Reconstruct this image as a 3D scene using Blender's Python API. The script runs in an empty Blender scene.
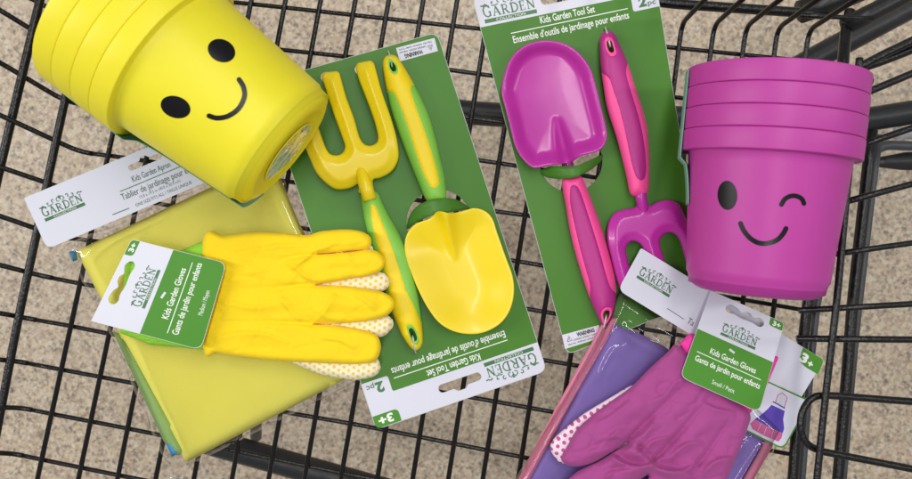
import bpy, bmesh, math, random
import numpy as np
from mathutils import Vector, Matrix, noise
from mathutils.geometry import delaunay_2d_cdt

random.seed(7)
PI = math.pi
S = 0.0008            # metres per photo pixel on the basket floor
H = 0.66              # height of the camera over the basket floor
FLOOR_Z = -0.42

def W(px, py, z=0.0):
    k = S * (H - z) / H
    return Vector(((px - 456) * k, -(py - 239.5) * k, z))

scn = bpy.context.scene
COL = scn.collection

# ------------------------------------------------------------------ materials
def lin(c):
    r = []
    for v in c:
        v = v / 255.0
        r.append(v / 12.92 if v <= 0.04045 else ((v + 0.055) / 1.055) ** 2.4)
    return (r[0], r[1], r[2], 1.0)

def mat(name, rgb, rough=0.5, coat=0.0, coat_rough=0.1, bump=0.0, bscale=200.0, var=0.0, vscale=20.0,
        metallic=0.0, spec=0.5, sheen=0.0, detail=3.0, bump2=0.0, b2scale=10.0, trans=0.0, subsurf=0.0):
    m = bpy.data.materials.new(name); m.use_nodes = True
    nt = m.node_tree; N = nt.nodes; L = nt.links
    p = N['Principled BSDF']
    base = lin(rgb)
    p.inputs['Base Color'].default_value = base
    p.inputs['Roughness'].default_value = rough
    p.inputs['Coat Weight'].default_value = coat
    p.inputs['Coat Roughness'].default_value = coat_rough
    p.inputs['Metallic'].default_value = metallic
    p.inputs['Specular IOR Level'].default_value = spec
    p.inputs['Sheen Weight'].default_value = sheen
    if subsurf:
        p.inputs['Subsurface Weight'].default_value = subsurf
        p.inputs['Subsurface Radius'].default_value = (0.01, 0.008, 0.004)
        p.inputs['Subsurface Scale'].default_value = 0.3
    tc = N.new('ShaderNodeTexCoord')
    if var:
        n = N.new('ShaderNodeTexNoise'); n.inputs['Scale'].default_value = vscale; n.inputs['Detail'].default_value = 4
        L.new(tc.outputs['Object'], n.inputs['Vector'])
        mx = N.new('ShaderNodeMix'); mx.data_type = 'RGBA'
        mx.inputs['A'].default_value = tuple(max(0, c * (1 - var)) for c in base[:3]) + (1,)
        mx.inputs['B'].default_value = tuple(min(1, c * (1 + var)) for c in base[:3]) + (1,)
        L.new(n.outputs['Fac'], mx.inputs['Factor'])
        L.new(mx.outputs['Result'], p.inputs['Base Color'])
    last = None
    for b, s in ((bump2, b2scale), (bump, bscale)):
        if b:
            n = N.new('ShaderNodeTexNoise'); n.inputs['Scale'].default_value = s; n.inputs['Detail'].default_value = detail
            L.new(tc.outputs['Object'], n.inputs['Vector'])
            bn = N.new('ShaderNodeBump'); bn.inputs['Strength'].default_value = 1.0; bn.inputs['Distance'].default_value = b
            L.new(n.outputs['Fac'], bn.inputs['Height'])
            if last: L.new(last.outputs['Normal'], bn.inputs['Normal'])
            last = bn
    if last:
        L.new(last.outputs['Normal'], p.inputs['Normal'])
        if coat: L.new(last.outputs['Normal'], p.inputs['Coat Normal'])
    return m

def film_mat(name, tint=(1, 1, 1), refl=1.0, rough=0.06, bump=0.0006, scale=60):
    m = bpy.data.materials.new(name); m.use_nodes = True
    nt = m.node_tree; N = nt.nodes; L = nt.links
    for n in list(N): N.remove(n)
    out = N.new('ShaderNodeOutputMaterial')
    tr = N.new('ShaderNodeBsdfTransparent'); tr.inputs['Color'].default_value = (*tint, 1)
    gl = N.new('ShaderNodeBsdfGlossy'); gl.inputs['Roughness'].default_value = rough
    gl.inputs['Color'].default_value = (refl, refl, refl, 1)
    lw = N.new('ShaderNodeFresnel'); lw.inputs['IOR'].default_value = 1.5
    tc = N.new('ShaderNodeTexCoord')
    n = N.new('ShaderNodeTexNoise'); n.inputs['Scale'].default_value = scale; n.inputs['Detail'].default_value = 2
    L.new(tc.outputs['Object'], n.inputs['Vector'])
    bn = N.new('ShaderNodeBump'); bn.inputs['Distance'].default_value = bump
    L.new(n.outputs['Fac'], bn.inputs['Height'])
    L.new(bn.outputs['Normal'], gl.inputs['Normal']); L.new(bn.outputs['Normal'], lw.inputs['Normal'])
    ms = N.new('ShaderNodeMixShader')
    L.new(lw.outputs['Fac'], ms.inputs['Fac']); L.new(tr.outputs[0], ms.inputs[1]); L.new(gl.outputs[0], ms.inputs[2])
    L.new(ms.outputs[0], out.inputs['Surface'])
    return m

M = {}
M['pot_yellow'] = mat('pot_yellow', (242, 228, 46), 0.42, bump=0.00006, bscale=1500, bump2=0.0015, b2scale=9, spec=0.35, subsurf=0.15, var=0.05, vscale=22)
M['pot_pink'] = mat('pot_pink', (186, 64, 156), 0.42, bump=0.00006, bscale=1500, bump2=0.0012, b2scale=9, spec=0.35, var=0.05, vscale=18)
M['black_print'] = mat('black_print', (10, 10, 13), 0.3, spec=0.3)
M['card_white'] = mat('card_white', (216, 216, 230), 0.38, bump2=0.0012, b2scale=9, bump=0.00002, bscale=900)
M['card_edge'] = mat('card_edge', (205, 205, 205), 0.7)
M['green'] = mat('print_green', (72, 128, 38), 0.4, bump2=0.0028, b2scale=5, var=0.10, vscale=7, spec=0.25)
M['green_light'] = mat('print_leaf_green', (76, 142, 42), 0.45, bump2=0.0006, b2scale=12, spec=0.25)
M['green_logo'] = mat('print_logo_green', (50, 112, 58), 0.4)
M['text_white'] = mat('print_white', (240, 242, 236), 0.4)
M['text_grey'] = mat('print_grey', (78, 100, 84), 0.5)
M['text_black'] = mat('print_black', (40, 40, 46), 0.5)
M['enamel_yellow'] = mat('enamel_yellow', (244, 216, 20), 0.36, coat=0.16, coat_rough=0.12, bump2=0.0003, b2scale=18)
M['enamel_pink'] = mat('enamel_pink', (188, 48, 160), 0.27, coat=0.12, coat_rough=0.08, bump2=0.0003, b2scale=18, spec=0.4)
M['grip_yellow'] = mat('grip_yellow', (248, 218, 14), 0.5, bump=0.00006, bscale=1800, var=0.03)
M['grip_green'] = mat('grip_green', (136, 204, 74), 0.5, bump=0.00006, bscale=1800)
M['grip_magenta'] = mat('grip_magenta', (184, 40, 134), 0.5, bump=0.00006, bscale=1800, var=0.03)
M['grip_pink'] = mat('grip_pink', (255, 84, 160), 0.5, bump=0.00006, bscale=1800)
M['cloth_yellow'] = mat('cotton_yellow', (252, 216, 6), 0.8, bump=0.00012, bscale=1400, bump2=0.0005, b2scale=80, sheen=0.05, var=0.03, vscale=70)
M['cloth_pink'] = mat('cotton_pink', (170, 70, 140), 0.8, bump=0.00012, bscale=1400, bump2=0.0005, b2scale=90, sheen=0.1, var=0.05, vscale=60)
M['knit_lime'] = mat('knit_lime', (150, 214, 60), 0.9, bump=0.0008, bscale=500)
M['knit_pink'] = mat('knit_pink', (255, 70, 180), 0.9, bump=0.0008, bscale=500)
M['apron_yellow'] = mat('apron_cloth_yellow', (238, 230, 102), 0.8, bump=0.0002, bscale=1200, bump2=0.002, b2scale=12, var=0.04, vscale=25)
M['apron_purple'] = mat('apron_cloth_purple', (134, 110, 186), 0.8, bump=0.0002, bscale=1200, bump2=0.002, b2scale=20, var=0.05, vscale=25)
M['trim_pink'] = mat('trim_pink', (226, 130, 160), 0.8, bump=0.0002, bscale=900)
M['trim_green'] = mat('trim_green', (142, 176, 104), 0.8, bump=0.0002, bscale=900)
M['blue_tie'] = mat('blue_tie', (60, 150, 215), 0.6)
M['wire'] = mat('black_wire', (13, 13, 15), 0.3, bump=0.0005, bscale=450, spec=0.45, var=0.5, vscale=200)
M['tube'] = mat('black_tube', (34, 35, 37), 0.42, bump=0.0003, bscale=200, var=0.6, vscale=30)
M['tube_grey'] = mat('scuffed_grey_tube', (64, 67, 71), 0.42, bump=0.0005, bscale=250, var=0.6, vscale=60)
M['plastic_black'] = mat('plastic_black', (22, 22, 23), 0.4, bump=0.0002, bscale=150)
M['bumper'] = mat('pale_bumper', (150, 152, 154), 0.5)
M['film'] = film_mat('clear_film', (0.99, 0.99, 0.99), bump=0.00035)
M['film_flat'] = film_mat('clear_film_smooth', (0.98, 0.98, 0.98), bump=0.00012, scale=40)
M['cut_green'] = mat('card_flap', (74, 128, 44), 0.4, bump2=0.0006, b2scale=15, spec=0.3)
M['sticker_green'] = mat('pot_sticker', (112, 168, 146), 0.4)
M['purple_print'] = mat('print_purple', (84, 58, 170), 0.4)
M['pink_print'] = mat('print_pink', (205, 92, 150), 0.4)

def dots_mat(name, base, dot, scale):
    m = mat(name, base, 0.85, bump=0.0002, bscale=900)
    nt = m.node_tree; N = nt.nodes; L = nt.links; p = N['Principled BSDF']
    tc = N.new('ShaderNodeTexCoord')
    mp = N.new('ShaderNodeMapping'); mp.inputs['Rotation'].default_value = (0, 0, 0.6)
    L.new(tc.outputs['Object'], mp.inputs['Vector'])
    sx = N.new('ShaderNodeSeparateXYZ'); L.new(mp.outputs[0], sx.inputs[0])
    def mth(op, a, b=None, c=None):
        n = N.new('ShaderNodeMath'); n.operation = op
        for i, v in enumerate((a, b, c)):
            if v is None: continue
            if isinstance(v, (int, float)): n.inputs[i].default_value = v
            else: L.new(v, n.inputs[i])
        return n.outputs[0]
    y = mth('MULTIPLY', sx.outputs['Y'], 1.0 / scale)
    row = mth('FLOOR', y)
    off = mth('MULTIPLY', mth('MODULO', mth('ABSOLUTE', row), 2.0), 0.5)
    x = mth('ADD', mth('MULTIPLY', sx.outputs['X'], 1.0 / scale), off)
    fx = mth('SUBTRACT', mth('FRACT', x), 0.5); fy = mth('SUBTRACT', mth('FRACT', y), 0.5)
    d = mth('SQRT', mth('ADD', mth('MULTIPLY', fx, fx), mth('MULTIPLY', fy, fy)))
    lt = mth('LESS_THAN', d, 0.30)
    mx = N.new('ShaderNodeMix'); mx.data_type = 'RGBA'
    mx.inputs['A'].default_value = lin(base); mx.inputs['B'].default_value = lin(dot)
    L.new(lt, mx.inputs['Factor']); L.new(mx.outputs['Result'], p.inputs['Base Color'])
    return m
M['dots_yellow'] = dots_mat('grip_dots_on_cream', (244, 236, 208), (236, 204, 92), 0.0042)
M['dots_pink'] = dots_mat('grip_dots_on_white', (244, 226, 238), (200, 88, 152), 0.0050)

def floor_mat():
    m = bpy.data.materials.new('speckled_vinyl_tile'); m.use_nodes = True
    nt = m.node_tree; N = nt.nodes; L = nt.links; p = N['Principled BSDF']
    tc = N.new('ShaderNodeTexCoord')
    def vor(scale, colors, seed, distort=0.004):
        mp = N.new('ShaderNodeMapping'); mp.inputs['Location'].default_value = (seed, seed * 2, 0)
        L.new(tc.outputs['Object'], mp.inputs['Vector'])
        nz = N.new('ShaderNodeTexNoise'); nz.inputs['Scale'].default_value = scale * 1.4; nz.inputs['Detail'].default_value = 3
        L.new(mp.outputs[0], nz.inputs['Vector'])
        sc = N.new('ShaderNodeVectorMath'); sc.operation = 'SCALE'; sc.inputs['Scale'].default_value = distort * 2
        L.new(nz.outputs['Color'], sc.inputs[0])
        ad = N.new('ShaderNodeVectorMath'); ad.operation = 'ADD'
        L.new(mp.outputs[0], ad.inputs[0]); L.new(sc.outputs[0], ad.inputs[1])
        v = N.new('ShaderNodeTexVoronoi'); v.inputs['Scale'].default_value = scale; v.feature = 'SMOOTH_F1' if False else 'F1'
        L.new(ad.outputs[0], v.inputs['Vector'])
        sp = N.new('ShaderNodeSeparateColor'); L.new(v.outputs['Color'], sp.inputs[0])
        cr = N.new('ShaderNodeValToRGB'); cr.color_ramp.interpolation = 'CONSTANT'
        e = cr.color_ramp.elements
        e[0].position = 0; e[0].color = lin(colors[0][1]); e[1].position = colors[1][0]; e[1].color = lin(colors[1][1])
        for pos, c in colors[2:]:
            q = e.new(pos); q.color = lin(c)
        L.new(sp.outputs[0], cr.inputs[0])
        return cr.outputs[0], sp.outputs[1]
    c1, f1 = vor(300, [(0, (202, 184, 156)), (0.22, (182, 160, 134)), (0.42, (214, 198, 172)), (0.6, (160, 142, 122)), (0.70, (222, 206, 182)), (0.82, (122, 108, 96)), (0.90, (196, 164, 140)), (0.96, (84, 76, 70))], 1.3)
    c2, f2 = vor(185, [(0, (204, 186, 158)), (0.3, (172, 152, 134)), (0.55, (206, 194, 176)), (0.75, (150, 134, 120)), (0.9, (188, 164, 146)), (0.97, (92, 82, 76))], 5.1)
    mx = N.new('ShaderNodeMix'); mx.data_type = 'RGBA'; mx.inputs['Factor'].default_value = 0.45
    L.new(c1, mx.inputs['A']); L.new(c2, mx.inputs['B'])
    # sparse dark and light flecks
    c3, f3 = vor(300, [(0, (84, 76, 72)), (0.5, (226, 214, 198))], 9.7, 0.003)
    g = N.new('ShaderNodeMath'); g.operation = 'GREATER_THAN'; g.inputs[1].default_value = 0.88
    L.new(f3, g.inputs[0])
    g2 = N.new('ShaderNodeMath'); g2.operation = 'MULTIPLY'; g2.inputs[1].default_value = 0.45; L.new(g.outputs[0], g2.inputs[0])
    mx2 = N.new('ShaderNodeMix'); mx2.data_type = 'RGBA'
    L.new(g2.outputs[0], mx2.inputs['Factor']); L.new(mx.outputs['Result'], mx2.inputs['A']); L.new(c3, mx2.inputs['B'])
    L.new(mx2.outputs['Result'], p.inputs['Base Color'])
    p.inputs['Roughness'].default_value = 0.45
    return m
M['floor'] = floor_mat()

# ------------------------------------------------------------------ object helpers
def mesh_obj(name, verts, faces, mats, parent=None, mi=None, smooth=True, base=None):
    """link one mesh object; verts in world space, origin moved to the base of the thing"""
    verts = [Vector(v) for v in verts]
    if parent is not None:
        org = parent['_org']; org = Vector(org)
    else:
        xs = [v.x for v in verts]; ys = [v.y for v in verts]; zs = [v.z for v in verts]
        org = Vector(((min(xs) + max(xs)) / 2, (min(ys) + max(ys)) / 2, min(zs)))
    me = bpy.data.meshes.new(name)
    me.from_pydata([tuple(v - org) for v in verts], [], faces)
    if not isinstance(mats, (list, tuple)): mats = [mats]
    for m in mats: me.materials.append(m)
    if mi is not None: me.polygons.foreach_set('material_index', mi)
    me.polygons.foreach_set('use_smooth', [smooth] * len(me.polygons))
    me.update()
    o = bpy.data.objects.new(name, me); COL.objects.link(o)
    if parent is not None:
        o.parent = parent; o['_org'] = tuple(org)
    else:
        o.location = org; o['_org'] = tuple(org)
    return o

def thing(name, label, cat, base, group=None):
    o = bpy.data.objects.new(name, None); COL.objects.link(o)
    o.empty_display_size = 0.02
    o.location = base; o['_org'] = tuple(base)
    o['label'] = label; o['category'] = cat
    if group: o['group'] = group
    return o

def tag(o, label, cat, group=None):
    o['label'] = label; o['category'] = cat
    if group: o['group'] = group
    return o

class MB:
    def __init__(s): s.v = []; s.f = []; s.mi = []
    def add(s, verts, faces, mi=0):
        n = len(s.v); s.v += [Vector(v) for v in verts]
        s.f += [tuple(i + n for i in f) for f in faces]; s.mi += [mi] * len(faces)
    def build(s, name, mats, parent=None, smooth=True):
        return mesh_obj(name, s.v, s.f, mats, parent, s.mi, smooth)

def fillet(pts, r, n=5):
    pts = [Vector(p) for p in pts]
    if len(pts) < 3: return pts
    out = [pts[0]]
    for i in range(1, len(pts) - 1):
        a, b, c = pts[i - 1], pts[i], pts[i + 1]
        da = (a - b); dc = (c - b)
        q = min(r, da.length * 0.45, dc.length * 0.45)
        p0 = b + da.normalized() * q; p1 = b + dc.normalized() * q
        for k in range(n + 1):
            t = k / n
            out.append(p0 * (1 - t) ** 2 + b * 2 * t * (1 - t) + p1 * t * t)
    out.append(pts[-1])
    return out

def tube_geo(pts, r, n=10, closed=False, caps=True):
    pts = [Vector(p) for p in pts]
    V = []; F = []
    m = len(pts)
    up = None
    for i, p in enumerate(pts):
        if closed: t = pts[(i + 1) % m] - pts[i - 1]
        else: t = pts[min(i + 1, m - 1)] - pts[max(i - 1, 0)]
        t.normalize()
        if up is None:
            up = Vector((0, 0, 1)) if abs(t.z) < 0.9 else Vector((1, 0, 0))
        s = t.cross(up).normalized(); up = s.cross(t).normalized()
        rr = r[i] if isinstance(r, (list, tuple)) else r
        for k in range(n):
            a = 2 * PI * k / n
            V.append(p + s * (math.cos(a) * rr) + up * (math.sin(a) * rr))
    rings = m if closed else m - 1
    for i in range(rings):
        a0 = i * n; b0 = ((i + 1) % m) * n
        for k in range(n):
            F.append((a0 + k, a0 + (k + 1) % n, b0 + (k + 1) % n, b0 + k))
    if not closed and caps:
        F.append(tuple(range(n - 1, -1, -1))); F.append(tuple((m - 1) * n + k for k in range(n)))
    return V, F

# ------------------------------------------------------------------ 2D shape tools (photo-plane units)
def smooth_closed(pts, step=2.0):
    """Catmull-Rom through a closed outline"""
    P = [np.array(p, float) for p in pts]; n = len(P); out = []
    for i in range(n):
        p0, p1, p2, p3 = P[i - 1], P[i], P[(i + 1) % n], P[(i + 2) % n]
        k = max(1, int(np.linalg.norm(p2 - p1) / step))
        for j in range(k):
            t = j / k
            out.append(0.5 * ((2 * p1) + (-p0 + p2) * t + (2 * p0 - 5 * p1 + 4 * p2 - p3) * t * t + (-p0 + 3 * p1 - 3 * p2 + p3) * t ** 3))
    return [tuple(p) for p in out]

def smooth_open(pts, step=2.0):
    P = [np.array(p, float) for p in pts]; n = len(P); out = []
    for i in range(n - 1):
        p0 = P[max(i - 1, 0)]; p1 = P[i]; p2 = P[i + 1]; p3 = P[min(i + 2, n - 1)]
        k = max(1, int(np.linalg.norm(p2 - p1) / step))
        for j in range(k):
            t = j / k
            out.append(0.5 * ((2 * p1) + (-p0 + p2) * t + (2 * p0 - 5 * p1 + 4 * p2 - p3) * t * t + (-p0 + 3 * p1 - 3 * p2 + p3) * t ** 3))
    out.append(P[-1])
    return [tuple(p) for p in out]

def densify(pts, step):
    out = []; n = len(pts)
    for i in range(n):
        a = np.array(pts[i], float); b = np.array(pts[(i + 1) % n], float)
        k = max(1, int(round(np.linalg.norm(b - a) / step)))
        for j in range(k): out.append(tuple(a + (b - a) * j / k))
    return out

def rounded(pts, r, n=5):
    """polygon with rounded corners; r single or per-corner list"""
    out = []; m = len(pts)
    for i in range(m):
        rr = r[i] if isinstance(r, (list, tuple)) else r
        a = np.array(pts[i - 1], float); b = np.array(pts[i], float); c = np.array(pts[(i + 1) % m], float)
        if rr <= 0: out.append(tuple(b)); continue
        da = a - b; dc = c - b
        q = min(rr, np.linalg.norm(da) * .45, np.linalg.norm(dc) * .45)
        p0 = b + da / np.linalg.norm(da) * q; p1 = b + dc / np.linalg.norm(dc) * q
        for k in range(n + 1):
            t = k / n
            out.append(tuple(p0 * (1 - t) ** 2 + b * 2 * t * (1 - t) + p1 * t * t))
    return out

def inside(P, poly):
    P = np.asarray(P, float); x = P[:, 0]; y = P[:, 1]
    q = np.asarray(poly, float); r = np.zeros(len(P), bool)
    n = len(q); j = n - 1
    for i in range(n):
        xi, yi = q[i]; xj, yj = q[j]
        c = ((yi > y) != (yj > y))
        with np.errstate(divide='ignore', invalid='ignore'):
            xx = (xj - xi) * (y - yi) / (yj - yi + 1e-12) + xi
        r ^= (c & (x < xx)); j = i
    return r

def seg_dist(P, poly, closed=True):
    P = np.asarray(P, float); q = np.asarray(poly, float)
    d = np.full(len(P), 1e9)
    n = len(q)
    for i in range(n if closed else n - 1):
        a = q[i]; b = q[(i + 1) % n]; ab = b - a; l = ab.dot(ab) + 1e-12
        t = np.clip(((P - a) @ ab) / l, 0, 1)
        d = np.minimum(d, np.hypot(*(P - a - t[:, None] * ab).T))
    return d

def cdt(outer, holes, sp, insets=(), extra=()):
    loops = [outer] + list(holes)
    V = []; E = []
    for lp in loops:
        n0 = len(V); V += [tuple(p) for p in lp]
        E += [(n0 + i, n0 + (i + 1) % len(lp)) for i in range(len(lp))]
    for lp in extra:
        n0 = len(V); V += [tuple(p) for p in lp]
        E += [(n0 + i, n0 + (i + 1) % len(lp)) for i in range(len(lp))]
    o = np.array(outer)
    ins = []
    for q in insets:
        pts = []
        for lp in loops:
            L_ = np.array(lp); tg = np.roll(L_, -1, 0) - np.roll(L_, 1, 0)
            nn = np.stack([-tg[:, 1], tg[:, 0]], 1) / (np.hypot(*tg.T)[:, None] + 1e-9)
            pts += [L_ + nn * q, L_ - nn * q]
        pts = np.concatenate(pts)
        ok = inside(pts, outer)
        for h in holes: ok &= ~inside(pts, h)
        pts = pts[ok]
        d = np.min([seg_dist(pts, l) for l in loops], axis=0)
        pts = pts[d > q * .9]
        for lp in extra: pts = pts[seg_dist(pts, lp) > .5]
        ins += [tuple(p) for p in pts]
    V += ins
    if sp:
        x0, y0 = o.min(0); x1, y1 = o.max(0); pts = []
        j = 0; y = y0 + sp * .5
        while y < y1:
            x = x0 + (sp * .5 if j % 2 else 0)
            while x < x1: pts.append((x, y)); x += sp
            y += sp * .866; j += 1
        pts = np.array(pts, float).reshape(-1, 2)
        ok = inside(pts, outer)
        for h in holes: ok &= ~inside(pts, h)
        pts = pts[ok]
        if len(pts):
            d = np.min([seg_dist(pts, l) for l in loops], axis=0)
            pts = pts[d > max([sp * .45] + [q + sp * .5 for q in insets])]
            for lp in extra: pts = pts[seg_dist(pts, lp) > .6]
            V += [tuple(p) for p in pts]
    r = delaunay_2d_cdt([Vector(v) for v in V], E, [], 0, 1e-5)
    VV = np.array([tuple(v) for v in r[0]]); T = [tuple(f) for f in r[2]]
    c = np.array([VV[list(t)].mean(0) for t in T])
    ok = inside(c, outer)
    for h in holes: ok &= ~inside(c, h)
    T = [t for t, k in zip(T, ok) if k]
    # consistent winding
    out = []
    for t in T:
        a, b, c = (VV[i] for i in t)
        out.append(t if (b[0] - a[0]) * (c[1] - a[1]) - (b[1] - a[1]) * (c[0] - a[0]) < 0 else (t[0], t[2], t[1]))
    return VV, out

def solid_geo(outer, holes, ztop, zbot, sp, mapper=None, insets=(), extra=()):
    """plate between two height fields over an outline. ztop/zbot: f(P Nx2, d N) -> N"""
    V, T = cdt(outer, holes, sp, insets, extra)
    d = np.min([seg_dist(V, l) for l in [outer] + list(holes)], axis=0)
    zt = ztop(V, d); 
    mp = mapper or (lambda x, y, z: W(x, y, z))
    verts = [mp(V[i][0], V[i][1], float(zt[i])) for i in range(len(V))]
    faces = list(T)
    if zbot is not None:
        zb = zbot(V, d); n = len(V)
        verts += [mp(V[i][0], V[i][1], float(zb[i])) for i in range(n)]
        faces += [(t[0] + n, t[2] + n, t[1] + n) for t in T]
        cnt = {}
        for t in T:
            for a, b in ((t[0], t[1]), (t[1], t[2]), (t[2], t[0])):
                cnt[(a, b)] = 1
        for (a, b) in list(cnt):
            if (b, a) not in cnt: faces.append((b, a, a + n, b + n))
    return verts, faces

def circle_poly(cx, cy, rx, ry=None, rot=0, n=32, a0=0, a1=2 * PI):
    ry = ry or rx; out = []
    full = abs(a1 - a0 - 2 * PI) < 1e-6
    for i in range(n if full else n + 1):
        a = a0 + (a1 - a0) * i / n
        x = math.cos(a) * rx; y = math.sin(a) * ry
        out.append((cx + x * math.cos(rot) - y * math.sin(rot), cy + x * math.sin(rot) + y * math.cos(rot)))
    return out

def stroke_poly(pts, w, w_end=None):
    """ribbon outline as strips: returns verts2d, quads"""
    P = [np.array(p, float) for p in pts]; n = len(P); V = []; F = []
    for i in range(n):
        t = P[min(i + 1, n - 1)] - P[max(i - 1, 0)]; t /= np.linalg.norm(t) + 1e-9
        s = np.array((-t[1], t[0]))
        k = i / (n - 1); ww = w if w_end is None else w + (w_end - w) * k
        V.append(tuple(P[i] + s * ww / 2)); V.append(tuple(P[i] - s * ww / 2))
    for i in range(n - 1): F.append((2 * i, 2 * i + 1, 2 * i + 3, 2 * i + 2))
    return V, F

# ------------------------------------------------------------------ printed cards
_tcache = {}
def text_geo(s, bold=0.0):
    key = (s, bold)
    if key in _tcache: return _tcache[key]
    c = bpy.data.curves.new('t', 'FONT'); c.body = s; c.size = 1.0; c.resolution_u = 3; c.offset = bold; c.fill_mode = 'FRONT'
    o = bpy.data.objects.new('t', c); COL.objects.link(o)
    bpy.context.view_layer.update()
    me = bpy.data.meshes.new_from_object(o.evaluated_get(bpy.context.evaluated_depsgraph_get()))
    V = [(v.co.x, v.co.y) for v in me.vertices]; F = [tuple(p.vertices) for p in me.polygons]
    bpy.data.objects.remove(o); bpy.data.curves.remove(c); bpy.data.meshes.remove(me)
    _tcache[key] = (V, F)
    return V, F

class Card:
    """flat printed card: design units (u right, v down, as one reads it) laid on a world quad"""
    def __init__(s, corners, zc, w, h, bend=0.0):
        s.c = [np.array(c, float) for c in corners]      # TL TR BR BL in reading order
        s.z = zc; s.w = w; s.h = h; s.bend = bend; s.mb = MB(); s.k = 0
        wc = [W(c[0], c[1], z) for c, z in zip(s.c, zc)]
        # is the reading order mirrored in the photo plane? (never: cards are seen from the front)
        s.wc = wc
    def P(s, u, v, off=0.0):
        a = u / s.w; b = v / s.h
        p = (s.wc[0] * (1 - a) * (1 - b) + s.wc[1] * a * (1 - b) + s.wc[2] * a * b + s.wc[3] * (1 - a) * b)
        z = p.z + off + s.bend * math.sin(PI * a) * 1.0
        return Vector((p.x, p.y, z))
    def uv(s, px, py):
        """photo point -> design units (on the card's plane)"""
        a = b = .5
        for _ in range(30):
            p = s.P(a * s.w, b * s.h)
            k = S * (H - p.z) / H
            q = np.array((p.x / k + 456, 239.5 - p.y / k))
            e = np.array((px, py)) - q
            pu = s.P((a + .01) * s.w, b * s.h); pv = s.P(a * s.w, (b + .01) * s.h)
            ku = S * (H - pu.z) / H; kv = S * (H - pv.z) / H
            J = np.array(((pu.x / ku + 456 - q[0], pv.x / kv + 456 - q[0]), (239.5 - pu.y / ku - q[1], 239.5 - pv.y / kv - q[1]))) / .01
            da, db = np.linalg.solve(J, e); a += da; b += db
        return a * s.w, b * s.h
    def board(s, outer, holes, mi=0, th=0.0005, sp=None):
        sp = sp or s.w / 12
        outer = densify(outer, sp); holes = [densify(h, 2.0) for h in holes]
        v, f = solid_geo(outer, holes, lambda P, d: np.zeros(len(P)), lambda P, d: np.full(len(P), -th), sp, mapper=lambda x, y, z: s.P(x, y, z))
        s.mb.add(v, f, mi)
    def layer(s, outer, mi, lvl=1, holes=(), sp=None):
        sp = sp or s.w / 12
        outer = densify(outer, sp); holes = [densify(h, 2.0) for h in holes]
        v, f = solid_geo(outer, holes, lambda P, d: np.zeros(len(P)), None, sp, mapper=lambda x, y, z: s.P(x, y, 0.00012 * lvl))
        s.mb.add(v, f, mi)
    def text(s, t, u0, u1, v, capn, mi, lvl=2, bold=0.02):
        """text fitted between u0 and u1, baseline v, cap height capn"""
        V, F = text_geo(t, bold)
        xs = [p[0] for p in V]; x0, x1 = min(xs), max(xs)
        sx = (u1 - u0) / (x1 - x0); sy = capn / 0.69
        s.mb.add([s.P(u0 + (p[0] - x0) * sx, v - p[1] * sy, 0.00012 * lvl) for p in V], F, mi)
    def stroke(s, pts, w, mi, lvl=2, w_end=None):
        V, F = stroke_poly(pts, w, w_end)
        s.k = (s.k + 1) % 7
        s.mb.add([s.P(p[0], p[1], 0.00012 * lvl + 0.000012 * s.k) for p in V], F, mi)

GLY = {  # serif capitals in a unit box: (polyline, width)
 'G': [([(.80, .24), (.66, .08), (.48, .03), (.26, .12), (.12, .34), (.12, .64), (.26, .88), (.48, .97), (.68, .92), (.80, .80)], .12), ([(.78, .56), (.78, .95)], .13), ([(.60, .56), (.92, .56)], .06), ([(.80, .02), (.80, .28)], .05)],
 'A': [([(.46, .02), (.14, .97)], .07), ([(.46, .02), (.82, .97)], .15), ([(.26, .66), (.68, .66)], .06), ([(.02, .97), (.28, .97)], .06), ([(.66, .97), (.98, .97)], .06)],
 'R': [([(.22, .02), (.22, .97)], .14), ([(.06, .03), (.50, .03), (.68, .12), (.72, .27), (.64, .43), (.48, .50), (.24, .50)], .09), ([(.46, .50), (.80, .97)], .14), ([(.06, .97), (.40, .97)], .06), ([(.72, .97), (.98, .97)], .06)],
 'D': [([(.22, .02), (.22, .97)], .14), ([(.06, .03), (.46, .03), (.72, .16), (.86, .40), (.84, .66), (.68, .88), (.44, .97), (.06, .97)], .11)],
 'E': [([(.22, .02), (.22, .97)], .14), ([(.06, .03), (.74, .03)], .07), ([(.22, .49), (.60, .49)], .06), ([(.06, .97), (.78, .97)], .07), ([(.74, .0), (.74, .24)], .05), ([(.79, .74), (.79, 1.0)], .05), ([(.6, .38), (.6, .62)], .05)],
 'N': [([(.18, .03), (.18, .97)], .07), ([(.16, .03), (.82, .97)], .15), ([(.82, .03), (.82, .97)], .07), ([(.02, .03), (.24, .03)], .06), ([(.04, .97), (.34, .97)], .06), ([(.66, .03), (.98, .03)], .06)],
}
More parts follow.
